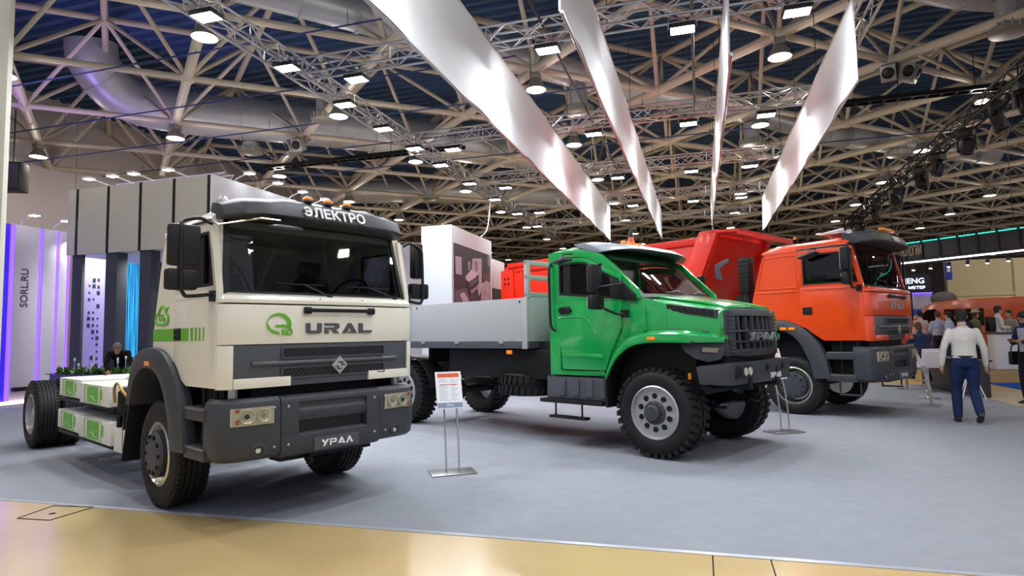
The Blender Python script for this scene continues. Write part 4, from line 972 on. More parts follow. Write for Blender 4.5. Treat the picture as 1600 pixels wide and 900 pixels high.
# windscreen: inclined, bowed
def gws(k, u, off=0):
    p = V((-.20, .13, 2.06)).lerp(V((-.83, .17, 2.67)), k); q = V((-.20, GW - .13, 2.06)).lerp(V((-.83, GW - .17, 2.67)), k); r_ = p.lerp(q, u); e = 1 - (2 * u - 1) ** 4
    r_.x += .16 * e * (1 - k * .5) + off * .7; r_.z += off * .7 + .02 * e * k; return tuple(r_)
b = MB(); b.rings([[gws(k / 4, j / 14) for j in range(15)] for k in range(5)], cap=False, loop=False); ws = b.build('windscreen', m_glassc, t2)
b = MB()
for k0, k1 in ((-.05, .03), (.97, 1.04)):
    for j in range(14): A = [gws(k0, j / 14, .004), gws(k0, (j + 1) / 14, .004), gws(k1, (j + 1) / 14, .004), gws(k1, j / 14, .004)]; b.rings([A, [(p[0] - .03, p[1], p[2]) for p in A]])
for u0_, u1_ in ((-.01, .022), (.978, 1.01)): A = [gws(0, u0_, .004), gws(0, u1_, .004), gws(1, u1_, .004), gws(1, u0_, .004)]; b.rings([A, [(p[0] - .03, p[1], p[2]) for p in A]])
b.build('windscreen_seal', m_black, ws)
for s0, s1 in ((-.055, .0), (1.0, 1.055)):
    b = MB(.006); A = [gws(-.06, s0), gws(-.06, s1), gws(1.03, s1), gws(1.03, s0)]; b.rings([A, [(p[0] - .07, p[1], p[2] - .05) for p in A]]); b.build('windscreen_pillar', m_green, t2)
b = MB(.01); b.rings([[(-.30, .15, 1.99), (-.05, .18, 1.99), (.10, .45, 2.01), (.13, 1.15, 2.02), (.10, GW - .45, 2.01), (-.05, GW - .18, 1.99), (-.30, GW - .15, 1.99)], [(-.30, .15, 2.05), (-.06, .18, 2.03), (.06, .45, 2.05), (.08, 1.15, 2.06), (.06, GW - .45, 2.05), (-.06, GW - .18, 2.03), (-.30, GW - .15, 2.05)]]); b.build('cowl_panel', m_black, t2)
for y0, y1 in ((.5, 1.05), (1.2, 1.75)):
    b = MB(); b.tube(gws(.0, y0 / GW, .05), gws(.07, (y0 + .3) / GW, .04), .01, 6); b.tube(gws(.03, (y0 - .05) / GW, .03), gws(.08, y1 / GW, .02), .009, 6); b.build('wiper', m_black, t2)
# roof visor with marker lamps
b = MB(.012); rs = []
for k in range(13):
    y = .02 + (GW - .04) * k / 12; e = 1 - abs(2 * k / 12 - 1) ** 4
    f = -.72 + .26 * e; rs.append([(-1.05, y, 2.74 + .04 * e), (f - .05, y, 2.665 + .06 * e), (f, y, 2.68 + .06 * e), (f - .12, y, 2.76 + .05 * e), (-1.0, y, 2.83 + .05 * e), (-1.22, y, 2.82 + .05 * e)])
b.rings(rs); vz = b.build('sun_visor', mat('visor_grey', '#80878f', .35, coat=.3), t2, 50)
for y in (.80, 1.0, 1.2):
    b = MB(.01); b.box((-.93, y - .032, 2.868), (-.85, y + .032, 2.915)); b.build('marker_lamp', m_amber, vz)
# bonnet
sec = lambda a, zt, zs, bi: [(a, bi, 1.45), (a, bi - .02, zs - .12), (a, bi + .02, zs), (a, bi + .16, zt - .02), (a, bi + .45, zt + .025), (a, 1.15, zt + .04), (a, GW - bi - .45, zt + .025), (a, GW - bi - .16, zt - .02), (a, GW - bi - .02, zs), (a, GW - bi + .02, zs - .12), (a, GW - bi, 1.45)]
b = MB(.006); b.rings([sec(-.12, 2.04, 1.99, .08), sec(.05, 2.02, 1.97, .12), sec(.4, 1.955, 1.90, .21), sec(.70, 1.89, 1.84, .26), sec(.79, 1.86, 1.81, .28)]); hd = b.build('bonnet', m_green, t2, 50)
b = MB(.008); b.rings([[(a, y, z) for a, y, z in ((-.1, .26, 2.052), (.05, .30, 2.045), (.5, .42, 1.962), (.78, .50, 1.885), (.80, 1.15, 1.91), (.78, GW - .50, 1.885), (.5, GW - .42, 1.962), (.05, GW - .30, 2.045), (-.1, GW - .26, 2.052))], [(a, y, z - .03) for a, y, z in ((-.1, .24, 2.052), (.05, .28, 2.045), (.5, .40, 1.962), (.79, .48, 1.885), (.82, 1.15, 1.90), (.79, GW - .48, 1.885), (.5, GW - .40, 1.962), (.05, GW - .28, 2.045), (-.1, GW - .24, 2.052))]]); b.build('bonnet_bulge', m_green, hd)
for far in (0, 1):
    b = MB(.005)
    if far: far2(b)
    Q = lambda a, z: (a, .085 + .225 * max(0, (a + .12)) - .03 * (1 if z > 1.9 else .6), z)
    b.hexa([(-.06, .115, 1.965), (.02, .13, 1.85), (.02, .25, 1.85), (-.06, .25, 1.965), (.765, .235, 1.835), (.765, .24, 1.735), (.765, .35, 1.735), (.765, .35, 1.835)]); vt = b.build('side_vent', m_grey, hd)
    for k in range(9):
        u = .08 + .10 * k; b = MB()
        if far: far2(b)
        p = V((-.06, .115, 1.965)).lerp(V((.765, .235, 1.835)), u); q = V((.02, .13, 1.85)).lerp(V((.765, .24, 1.735)), u); p, q = p.lerp(q, .16), p.lerp(q, .84); p2 = p + V((.05, -.004 + .012, -.0075)); q2 = q + V((.05, -.004 + .012, -.0075))
        b.rings([[tuple(p + V((0, -.006, 0))), tuple(p2 + V((.012, -.006, 0))), tuple(q2 + V((.012, -.006, 0))), tuple(q + V((0, -.006, 0)))], [tuple(p + V((0, .01, 0))), tuple(p2 + V((.012, .01, 0))), tuple(q2 + V((.012, .01, 0))), tuple(q + V((0, .01, 0)))]]); b.build('vent_slot', m_black, vt)
# grille shell
gx = lambda y: .92 - .10 * abs((y - 1.15) / .75) ** 2
Z0, Z1 = 1.25, 1.83
b = MB(.012); ys = [.38, .50, .75, 1.15, 1.55, 1.82, 1.97]
back = [(.80, y) for y in ys]
b.rings([[(gx(y) - .02, y, Z0 + .02 * (abs(y - 1.15) > .5)) for y in ys] + [(.70, y, Z0) for y in ys[::-1]], [(gx(y), y, Z0 + .10) for y in ys] + [(.70, y, Z0 + .1) for y in ys[::-1]]])
b.rings([[(gx(y) - .01, y, Z1 - .07) for y in ys] + [(.70, y, Z1 - .07) for y in ys[::-1]], [(gx(y) - .06, y, Z1 + .02) for y in ys] + [(.70, y, Z1 + .03) for y in ys[::-1]]])
for far in (0, 1):
    b.T = None if not far else (lambda a, y, z: (a, GW - y, z))
    b.hexa([(.72, .33, Z0 + .02), (gx(.40), .40, Z0 + .02), (gx(.56), .56, Z0 + .05), (.72, .56, Z0 + .02), (.74, .30, Z1), (gx(.42) - .03, .38, Z1), (gx(.56) - .02, .60, Z1 - .03), (.74, .58, Z1)])
b.T = None
b.box((.68, .36, Z0 - .03), (.74, GW - .36, Z1 - .02))
gs = b.build('grille_shell', m_grey, t2, 40)
b = MB(); b.box((.79, .54, Z0 + .06), (.81, GW - .54, Z1 - .03)); b.build('radiator_core', m_black, gs)
for k in range(7):
    y = .66 + k * .98 / 6; b = MB(.006); b.hexa([(.84, y - .022, Z0 + .08), (gx(y) - .0, y - .022, Z0 + .08), (gx(y) - .0, y + .022, Z0 + .08), (.84, y + .022, Z0 + .08), (.82, y - .028, Z1 - .04), (gx(y) - .03, y - .022, Z1 - .04), (gx(y) - .03, y + .022, Z1 - .04), (.82, y + .028, Z1 - .04)]); b.build('grille_bar', m_grey, gs)
for z in (1.44, 1.57):
    b = MB(.008); b.rings([[(gx(y) + .0, y, z - .014), (gx(y) + .022, y, z), (gx(y) + .0, y, z + .014), (gx(y) - .05, y, z)] for y in (.42, .52, .75, 1.15, 1.55, 1.78, 1.88)]); b.build('grille_cross_bar', m_grey, gs)
for far in (0, 1):
    for k in range(10):
        if k == 4: continue
        z = 1.30 + k * .05; b = MB(.003)
        if far: far2(b)
        b.hexa([(gx(.43) + .0, .425, z), (gx(.53), .53, z), (gx(.53), .53, z + .012), (gx(.43) + .0, .425, z + .012), (gx(.43) + .012, .42, z + .016), (gx(.53) + .012, .53, z + .016), (gx(.53) + .012, .53, z + .026), (gx(.43) + .012, .42, z + .026)]); b.build('gill', m_grey2, gs)
wordmark('УРАЛ', .86, .10, mat('dark_silver', '#82868c', .4, .3), t2, (.932, 1.15, 1.505), (0, 1, 0), (0, 0, 1), 'grille_lettering', .03)  # darker silver for the grille letters
# steel bumper
b = MB(.006); zb, zt = .93, 1.20
b.rings([[(.62, .02, zb + .02), (.90, .20, zb), (.93, .27, zb), (.93, GW - .27, zb), (.90, GW - .20, zb), (.62, GW - .02, zb + .02), (.55, GW - .25, zb + .02), (.72, GW - .6, zb), (.72, .6, zb), (.55, .25, zb + .02)],
         [(.60, .0, zt - .05), (.92, .20, zt - .02), (.96, .27, zt), (.96, GW - .27, zt), (.92, GW - .20, zt - .02), (.60, GW, zt - .05), (.52, GW - .25, zt - .04), (.72, GW - .6, zt), (.72, .6, zt), (.52, .25, zt - .04)]]); bp = b.build('bumper', m_grey, t2, 25)
b = MB(.01); b.box((.925, .30, 1.00), (.972, .74, 1.16)); lp = b.build('fog_lamp_panel', m_black, bp)
for y in (.39, .52, .65): b = MB(); b.lathe([(.05, 0), (.05, .012), (.042, .014), (.03, .004), (0, .0)], (.971, y, 1.08), (1, 0, 0), 14); b.build('fog_lamp', m_lamp if y > .45 else m_blk2, lp)
for y in (1.19, 1.71): b = MB(); b.box((.93, y, 1.06), (.966, y + .07, 1.15)); b.build('tow_slot', m_black, bp)
wordmark('УРАЛ', .36, .07, m_text, t2, (.940, 1.52, .99), (0, 1, 0), (0, 0, 1), 'bumper_lettering', .012)
b = MB(.004)
for k in range(10): b.hexa([(.55, .85 + k * .1, .84), (.93, .80 + k * .1, .92), (.93, .83 + k * .1, .92), (.55, .88 + k * .1, .84), (.55, .85 + k * .1, .85), (.93, .80 + k * .1, .935), (.93, .83 + k * .1, .935), (.55, .88 + k * .1, .85)])
b.box((.53, .8, .835), (.57, 1.85, .85)); b.build('skid_grating', m_plate, bp)
# interior
b = MB(.02); b.box((-.40, .12, 1.75), (-.15, GW - .12, 1.99)); b.build('dashboard', m_dash, t2)
for y in (.3, .95, 1.5):
    b = MB(.04); b.box((-1.35, y, 1.45), (-.85, y + .46, 1.62)); b.hexa([(-1.45, y, 1.6), (-1.32, y, 1.6), (-1.32, y + .46, 1.6), (-1.45, y + .46, 1.6), (-1.56, y + .03, 2.2), (-1.46, y + .03, 2.2), (-1.46, y + .43, 2.2), (-1.56, y + .43, 2.2)]); b.box((-1.58, y + .1, 2.22), (-1.47, y + .36, 2.42)); b.build('seat', m_seat, t2)
b = MB(); c = V((-.62, 1.65, 2.0)); q = V((-.6, 0, .8)).to_track_quat('Z', 'X'); b.path([tuple(c + q @ V((.21 * cos(u), .21 * sin(u), 0))) for u in [2 * pi * k / 24 for k in range(25)]], .015, 6); b.tube(tuple(c), (-.4, 1.65, 1.8), .03); b.build('steering_wheel', m_black, t2)
b = MB(.01); b.box((-1.6, .3, .78), (.45, GW - .3, 1.45)); b.box((.45, .4, 1.18), (.8, GW - .4, 1.5)); b.build('underbody', m_chas, t2)
# cargo bed
m_bed = mat('bed_grey', '#a6a8aa', .5, var=.03, vscale=2)
b = MB(.006); b.box((-5.06, .0, 1.36), (-2.10, GW, 1.475)); bed = b.build('bed_floor', m_grey2, t2)
for y0, y1, far in ((.0, .035, 0), (GW - .035, GW, 1)):
    b = MB(.004); b.box((-4.98, y0, 1.478), (-2.21, y1, 2.125)); sp = b.build('side_board', m_bed, bed)
    for x in (-5.06, -2.20):
        b = MB(.006); b.box((x, y0 - .012 if not far else y0, 1.37), (x + .10, y1 if not far else y1 + .012, 2.128)); b.build('corner_stake', m_bed, bed)
        b = MB(.003); b.box((x + .0, y0 - .02 if not far else y1, 1.355), (x + .10, y0 if not far else y1 + .02, 1.46)); b.build('hinge_plate', m_silver, bed)
    for x in (-4.6, -3.7, -2.65):
        b = MB(.003); b.box((x - .05, y0 - .018 if not far else y1, 1.435), (x + .05, y0 if not far else y1 + .018, 1.475)); b.build('board_hinge', m_silver, bed)
    b = MB()
    for x in (-4.98, -4.80, -2.27): b.box((x, y0 - .004 if not far else y1, 2.05), (x + .03, y0 if not far else y1 + .004, 2.085))
    b.build('latch', m_black, bed, kind='stuff')
b = MB(.004); b.box((-5.06, .04, 1.478), (-5.02, GW - .04, 2.125)); b.build('tail_board', m_bed, bed)
b = MB(.004); b.box((-2.14, .04, 1.478), (-2.10, GW - .04, 2.17)); b.build('head_board', m_bed, bed)
b = MB(.006)
for y in (.0, .74, 1.50, GW - .07): b.box((-2.16, y, 2.12), (-2.09, y + .07, 2.69))
for z in (2.62, 2.40, 2.14): b.box((-2.155, .0, z), (-2.095, GW, z + .07))
b.build('guard_frame', m_bed, bed)
for x in (-4.8, -4.2, -3.6, -3.0, -2.4):
    b = MB(.006); b.box((x - .04, .3, 1.10), (x + .04, GW - .3, 1.36)); b.build('cross_bearer', m_chas, bed)
b = MB(.006); b.box((-2.55, -.005, 1.275), (-2.44, .02, 1.335)); b.build('side_marker', m_amber, bed)
# under the bed: tank, boxes, spare wheel lying flat, mudguards
b = MB(.02); b.box((-4.1, .16, .90), (-1.75, 2.1, 1.345)); b.build('tank', m_chas, t2)
b = MB(.01); b.box((-2.05, .2, .95), (-1.72, 2.1, 1.46)); b.build('rear_cab_box', m_chas, t2)
b = MB(); pr = [(.33, -.14), (.38, .16), (.48, .17), (.53, .11), (.54, .05), (.525, .04), (.525, -.04), (.54, -.05), (.53, -.12), (.48, -.17), (.38, -.17)]
b.lathe(pr, (-2.55, .60, .80), (0, 0, 1), 56, close=True)
for k in range(34):
    for sd in (0, 1):
        t = 2 * pi * (k + .5 * sd) / 34; q = Matrix.Rotation(t, 3, 'Z'); h0, h1 = ((.02, .15) if sd else (-.15, -.02))
        P = [tuple(q @ V((rr, dx + (hh * .2), hh)) + V((-2.55, .60, .80))) for rr in (.515, .56) for hh in (h0, h1) for dx in (-.028, .028)]
        b.hexa([P[0], P[1], P[3], P[2], P[4], P[5], P[7], P[6]])
sw = b.build('spare_wheel', m_rub, t2, 30)
b = MB(); b.lathe([(.335, .1), (.30, .12), (.28, .0), (.1, -.02), (0, -.02), (0, -.06), (.33, -.06)], (-2.55, .60, .80), (0, 0, 1), 30, close=True); b.build('rim', m_chas, sw)
for far in (0, 1):
    for x in (-5.1,):
        b = MB(.006)
        if far: far2(b)
        A = [(x + .66 * cos(R(d)), .55 + .66 * sin(R(d))) for d in range(10, 171, 10)]
        b.rings([[(p, .02, z), (p, .40, z), (p, .40, z + .015), (p, .02, z + .015)] for p, z in A]); b.build('rear_mudguard', m_black, t2)
# ------------------------------------------------------------------ stand on the left: lit panel wall, canopy, planter
m_violet = mat('violet_led', '#5a35ff', .5, emit='#5b3cff', es=3)
m_violet2 = mat('strip_lit_violet', '#2a1a90', .5, emit='#3420d8', es=.55)  # light of the neighbouring strip put into the panel as its own glow
m_wled = mat('white_led', '#ffffff', .5, emit='#ffd9d0', es=5)
m_lil = mat('lilac_board', '#c3bac6', .6, var=.02)
m_slate = mat('slate_post', '#3a3f49', .6)
m_beige = mat('beige_board', '#c6c3b6', .7, var=.02, vscale=2)
sw_ = thing('exhibition_wall', 'pale exhibition wall with violet light strips and SORL.RU lettering', 'wall', (-16.9, 0, 0))
def lb(name, m, a, c, par, bev=0):
    b = MB(bev); b.box(a, c); return b.build(name, m, par, 0 if not bev else 35)
lb('back_board', m_lil, (-.1, 7.5, 0), (.0, 12.85, 4.62), sw_)
for y0, y1, z0 in ((7.6, 10.6, .12), (11.38, 12.0, .12), (12.10, 12.46, .12), (12.54, 12.76, .12)):
    lb('panel', m_lil, (0, y0, z0), (.2, y1, 4.62), sw_, .006)
lb('strip_lit_panel', m_violet2, (0, 10.6, .12), (.14, 11.30, 4.62), sw_)
for y in (11.31, 12.02, 12.475, 12.78): lb('light_strip', m_violet, (.02, y, .12), (.205, y + .055, 4.60), sw_)
lb('floor_light_strip', m_wled, (.0, 7.6, .04), (.24, 12.8, .10), sw_)
lb('plinth', m_slate, (-.1, 7.5, 0), (.22, 12.85, .04), sw_)
text('SORL.RU', .26, mat('navy_letter', '#34344a', .6), sw_, (.205, 11.74, 3.0), (0, 0, 1), (0, -1, 0), 'wall_lettering', .004, 'CENTER', .004)
lb('black_box', m_black, (.2, 11.42, .36), (.3, 12.2, .46), sw_, .008)
def arm_lamp(x, y, z, dx, dy, label):
    t = thing('arm_lamp', label, 'lamp', (x, y, z))
    b = MB(); b.path([(0, 0, -.02), (dx * .15, dy * .15, .1), (dx, dy, .24)], .018, 6); b.build('arm', m_white, t)
    b = MB(.01); b.box((dx - .12, dy - .10, .2), (dx + .12, dy + .10, .25)); b.build('head', m_white, t)
    b = MB(); b.box((dx - .1, dy - .08, .192), (dx + .1, dy + .08, .199)); b.build('lens', m_lens, t)
arm_lamp(-16.8, 11.55, 4.64, .5, 0, 'small arm lamp on top of the violet-lit wall, nearer the frame edge')
arm_lamp(-16.8, 12.4, 4.64, .5, 0, 'small arm lamp on top of the violet-lit wall beside the canopy')
cn = thing('stand_canopy', 'beige and white stand canopy on dark slate posts', 'canopy', (0, 0, 0))
xs = [-15.75, -15.43, -14.38, -13.33, -12.28, -11.23]
for k in range(5): lb('fascia_panel', m_beige, (xs[k] + (.05 if k else 0), 12.0, 3.83), (xs[k + 1] - .05, 12.05, 5.55), cn, .004)
for x in xs[1:]: lb('fascia_strip', m_black, (x - .05, 12.015, 3.83), (x + .05, 12.05, 5.56), cn)
lb('side_fascia', m_white, (-11.18, 12.0, 3.83), (-11.10, 19.3, 5.56), cn, .004)
lb('roof_board', m_white, (-15.75, 12.05, 5.45), (-11.18, 19.3, 5.52), cn)
lb('soffit', m_white, (-15.75, 12.05, 3.84), (-11.18, 19.3, 3.88), cn)
lb('left_fascia', m_beige, (-15.75, 12.05, 3.88), (-15.70, 19.3, 5.45), cn)
for x0, x1, y in ((-15.60, -15.26, 12.06), (-14.47, -14.09, 12.06), (-13.36, -13.02, 12.06), (-12.31, -11.98, 12.06), (-11.5, -11.14, 12.06), (-15.0, -14.7, 14.2), (-13.9, -13.6, 14.2), (-12.8, -12.5, 14.2)):
    lb('post', m_slate, (x0, y, .012), (x1, y + (.08 if x0 < -15.5 else .3), 3.84), cn, .004)
dp = thing('dotted_panel', 'pale panel with a pattern of rounded dark squares behind the slate posts', 'panel', (0, 13.6, 0))
lb('board', m_lil, (-17.5, .0, .0), (-16.3, .05, 4.2), dp)
dots = [(.0, 3.35), (.17, 3.35), (-.17, 3.2), (.0, 3.18), (.17, 3.15), (-.17, 3.0), (.17, 2.98), (-.17, 2.8), (0, 2.8), (.17, 2.6), (-.17, 2.42), (0, 2.42), (-.17, 2.25), (0, 2.24), (.17, 2.24), (-.17, 2.05), (0, 2.05), (.17, 2.04), (0, 1.87), (.17, 1.87), (0, 1.68), (.17, 1.68), (.17, 1.5), (.17, 1.3), (-.02, 1.12), (.17, 1.1), (-.05, .92), (.17, .9)]
for i, (dx, z) in enumerate(dots):
    r = (.055, .038, .028)[(i * 7) % 3]; b = MB(.008); b.box((-16.72 + dx - r, -.015, z - r), (-16.72 + dx + r, 0, z + r)); b.build('dot', m_slate, dp)
scm = bpy.data.materials.new('blue_screen'); scm.use_nodes = True; nt = scm.node_tree; bs = nt.nodes['Principled BSDF']; bs.inputs['Base Color'].default_value = (0, .01, .04, 1)
tc = nt.nodes.new('ShaderNodeTexCoord'); mp = nt.nodes.new('ShaderNodeMapping'); mp.inputs['Scale'].default_value = (14, 14, .35); nz = nt.nodes.new('ShaderNodeTexNoise'); nz.inputs['Scale'].default_value = 1.6; nz.inputs['Detail'].default_value = 4
cr = nt.nodes.new('ShaderNodeValToRGB'); cr.color_ramp.elements[0].position = .35; cr.color_ramp.elements[0].color = (0, .02, .16, 1); cr.color_ramp.elements[1].position = .72; cr.color_ramp.elements[1].color = (.05, .55, 1, 1)
nt.links.new(tc.outputs['Object'], mp.inputs[0]); nt.links.new(mp.outputs[0], nz.inputs[0]); nt.links.new(nz.outputs[0], cr.inputs[0]); nt.links.new(cr.outputs[0], bs.inputs['Emission Color']); bs.inputs['Emission Strength'].default_value = 1.1
sc_ = thing('video_screen', 'tall glowing blue video screen behind the slate posts', 'screen', (0, 14.6, 0))
lb('foot', m_black, (-16.5, 0, 0), (-16.3, .1, 1.1), sc_); lb('display', scm, (-16.95, 0, 1.1), (-15.9, .04, 4.0), sc_); lb('bezel', m_black, (-16.98, .03, 1.05), (-15.87, .1, 4.03), sc_)
sc2 = thing('picture_screen', 'bright pale video screen half hidden behind the truck cab', 'screen', (0, 15.2, 0))
lb('foot', m_black, (-15.1, 0, .012), (-14.9, .1, .9), sc2); lb('display', mat('pale_screen', '#9a7aa0', .4, emit='#c9a0d0', es=.7), (-15.4, 0, .9), (-14.6, .04, 3.9), sc2); lb('bezel', m_black, (-15.43, .03, .87), (-14.57, .1, 3.93), sc2)
bw_ = thing('stand_back_wall', 'lilac partition wall behind the white box stand', 'wall', (0, 20, 0))
lb('partition', m_lil, (-24, 0, 0), (-9.4, .12, 4.85), bw_); lb('rail', m_slate, (-24, -.02, 0), (-9.4, 0, .12), bw_)
# planter with plants
pt = thing('planter_box', 'long violet planter box full of green plants in front of the posts', 'planter', (-14.05, 11.55, 0))
lb('trough', mat('violet_board', '#4a3f86', .6), (-1.25, -.2, .012), (1.25, .2, .80), pt, .008)
m_leaf = mat('leaf', '#4f7a2c', .5, var=.25, vscale=9); b = MB(); fw_ = MB()
for k in range(260):
    x, y = random.uniform(-1.2, 1.2), random.uniform(-.17, .17); a = random.uniform(0, 6.28); L = random.uniform(.14, .34); e = random.uniform(.3, 1.3)
    d = V((cos(a) * cos(e), sin(a) * cos(e), sin(e))); s = d.cross(V((0, 0, 1))).normalized() * L * .16; p = V((x, y, .78))
    q = [p, p + d * L * .5 + s, p + d * L + V((0, 0, -L * .2)), p + d * L * .5 - s]; b.f([b.v(tuple(t)) for t in q])
    if k % 22 == 0: fw_.ball(tuple(p + V((0, 0, L + .1))), (.025, .025, .05), 6, 4); fw_.tube(tuple(p), tuple(p + V((0, 0, L + .08))), .006, 4)
b.build('foliage', m_leaf, pt, kind='stuff'); fw_.build('blossoms', m_white, pt, kind='stuff')
# loudspeaker near the left wall
t = thing('wall_loudspeaker', 'black oval loudspeaker hanging at the left frame edge', 'loudspeaker', (-18.9, 12.75, 6.36), .5)
b = MB(.05); b.box((-.35, -.25, -.42), (.3, .25, .42)); b.build('cabinet', m_black, t); b = MB(); b.tube((0, 0, .4), (0, 0, 2.0), .02); b.build('hanger', m_black, t)
b = MB(); b.box((-.3, -.262, -.36), (.25, -.25, .36)); b.build('grille', mat('speaker_cloth', '#3a3636', .8), t)
for x, y, k in ((-14.9, 12.6, 0), (-14.1, 12.6, 1), (-13.4, 12.6, 2), (-12.3, 12.6, 3)):
    arm_lamp(x, y, 5.62, -.28, -.5, 'arm lamp above the beige canopy, ' + ('leftmost', 'second from left', 'third from left', 'rightmost')[k] + ' over the panels')
for k in range(6):
    arm_lamp(-11.3, 12.9 + k * 1.1, 5.56, .5, 0, 'arm lamp over the white side fascia, ' + ('nearest the corner', 'second from the corner', 'third from the corner', 'fourth from the corner', 'fifth from the corner', 'farthest back')[k])
lb_ = thing('pale_tower', 'tall pale panel cut by the left frame edge', 'panel', (-8.42, 5.56, .012))
lb('board', mat('pale_column', '#c8c6ba', .7), (-1.3, 0, 0), (0, .06, 9.4), lb_, .004); lb('base_plate', m_slate, (-1.3, -.1, 0), (-.45, .16, .015), lb_)
# white box stand with a poster
kb = thing('white_box_stand', 'tall white box stand carrying a grey truck poster', 'stand', (0, 0, 0))
lb('box_body', mat('box_board', '#d3d6dc', .6), (-7.07, 15.06, 0.012), (-6.2, 18.33, 4.5), kb, .006)
po = lb('poster', mat('poster_dark', '#45454b', .5, var=.3, vscale=1.2), (-6.2, 15.18, .9), (-6.192, 18.15, 4.04), kb)
def ppoly(pts, col, off=.0):
    b = MB(); b.prism(pts, -6.192, -6.188 + off, 'x'); b.build('poster_print', mat('print_' + col[1:], col, .5), po, 0)
for k, (P_, c_) in enumerate((
    ([(15.22, 2.76), (16.09, 2.89), (16.36, 2.51), (15.9, 1.6), (15.21, 1.6)], '#6f6c78'), ([(17.45, 3.4), (18.1, 3.48), (18.09, 3.24), (17.59, 3.19)], '#6b5a50'),
    ([(17.32, 3.09), (17.76, 3.22), (18.09, 3.19), (18.06, 1.6), (17.03, 1.6), (17.31, 2.84)], '#b9b6c6'), ([(15.29, 3.69), (15.73, 3.71), (15.73, 3.22), (15.31, 3.22)], '#bfbccb'), ([(17.89, 4.02), (18.1, 4.03), (18.11, 3.7), (17.89, 3.68)], '#8f8c99'),
    ([(16.24, 3.65), (16.4, 3.66), (16.37, 3.41), (16.25, 3.38)], '#a5a2ae'), ([(16.6, 3.77), (17.35, 3.85), (17.33, 2.89), (17.08, 2.71), (16.73, 3.42), (16.52, 3.45)], '#c3c0cd'), ([(16.74, 3.71), (17.0, 3.72), (16.99, 3.44), (16.79, 3.41)], '#8a8590'),
    ([(16.07, 3.12), (16.26, 3.07), (16.72, 3.21), (17.06, 3.35), (17.1, 3.08), (16.62, 2.9), (16.56, 2.68), (16.25, 2.74), (16.06, 2.89)], '#3b3a40'), ([(16.03, 3.2), (16.52, 3.44), (17.02, 3.36), (16.72, 3.21), (16.26, 3.07), (16.05, 3.12)], '#dcd9e2'),
    ([(16.33, 3.06), (17.01, 3.26), (17.03, 3.15), (16.35, 2.94)], '#6d6a74'), ([(16.39, 2.83), (17.05, 3.03), (17.09, 2.97), (16.45, 2.75)], '#a7a4b0'), ([(16.25, 2.66), (16.71, 2.85), (17.06, 2.68), (16.7, 2.51), (16.29, 2.51)], '#55525b'), ([(15.56, 2.68), (15.88, 2.76), (16.25, 2.54), (15.82, 2.47)], '#cfccd8'))):
    ppoly(P_, c_, k * .0006)
for (ya, za), (yb, zb_) in (((17.2, 2.95), (18.06, 2.75)), ((17.1, 2.7), (18.06, 2.45)), ((17.65, 3.15), (17.5, 1.7))):
    b = MB(); b.tube((-6.181, ya, za), (-6.181, yb, zb_), .004, 4); b.build('poster_line', mat('print_line', '#77737f', .5), po)
k2 = thing('white_sign_box', 'smaller white sign box behind the white box stand', 'stand', (0, 0, 0))
lb('sign_board', m_white, (-6.6, 18.45, 3.04), (-6.2, 19.65, 3.96), k2, .006); lb('dark_base', mat('anthracite', '#3c3b3f', .5), (-6.55, 18.45, .012), (-6.22, 19.6, 3.04), k2)
b = MB(); b.path([(-6.2 - .4, 17.9, 4.5), (-6.45, 18.6, 4.9), (-6.6, 19.4, 5.8), (-6.7, 19.8, 6.3)], .014, 6, sub=4); tag(b.build('power_cable', m_white), 'white cable rising from the white box stand to the truss', 'cable')
# ------------------------------------------------------------------ information stands
def info_stand(x, y, rz, label, front=True):
    t = thing('information_stand', label, 'sign', (x, y, .012), rz)
    b = MB(.003); b.box((-.17, -.26, 0), (.17, .26, .012)); b.build('base_plate', m_plate, t)
    for yy in (-.075, .075):
        b = MB(); b.path([(.02, yy, .01), (.01, yy, .25), (-.04, yy, .55), (-.13, yy, .85), (-.2, yy, 1.02)], .011, 8, sub=3); b.build('pole', m_chr, t)
    n = V((.93, 0, .36)).normalized(); u = V((-.36, 0, .93)).normalized(); c = V((-.16, 0, .93)); yv = V((0, 1, 0))
    def slab(name, m, y0, y1, v0, v1, d0, d1, par):
        b = MB(); P = [c + yv * a + u * v + n * d for d in (d0, d1) for a, v in ((y0, v0), (y1, v0), (y1, v1), (y0, v1))]; b.hexa([tuple(p) for p in P]); return b.build(name, m, par, 0)
    p = slab('panel', m_white, -.155, .155, -.225, .225, 0, .012, t)
    slab('header', mat('print_orange', '#d9541e', .5), -.13, .13, .155, .205, .012, .0135, p)
    slab('footer', mat('print_bluegrey', '#7d8ca3', .5), -.15, .15, -.215, -.155, .012, .0135, p)
    slab('rule', mat('print_red', '#d23a2a', .5), -.11, .11, .062, .070, .012, .0135, p)
    m = mat('print_grey', '#a6abb8', .6)
    b = MB()
    for k in range(14):
        v = .13 - k * .018 - (.02 if k > 2 else 0)
        for a0, a1 in ((-.12, -.12 + .09 + .03 * ((k * 5) % 3) / 2), (.02, .07 + .05 * ((k * 7) % 4) / 3)):
            P = [c + yv * a + u * vv + n * d for d in (.012, .013) for a, vv in ((a0, v), (a1, v), (a1, v + .005), (a0, v + .005))]; b.hexa([tuple(q) for q in P])
    b.build('text_lines', m, p, 0, kind='stuff')
    wordmark('УРАЛ', .08, .024, m_white, p, tuple(c + n * .0137 + u * -.185), (0, 1, 0), tuple(u), 'panel_lettering', .001)
    return t
info_stand(-2.81, 6.78, -.98, 'white information panel on two steel poles between the cream and green trucks')
info_stand(1.17, 10.5, -.98, 'information stand whose panel hides behind the green truck bumper').scale = (1, 1, 1.12)
info_stand(4.35, 14.5, -.45, 'white information panel turned sideways beside the walking man')
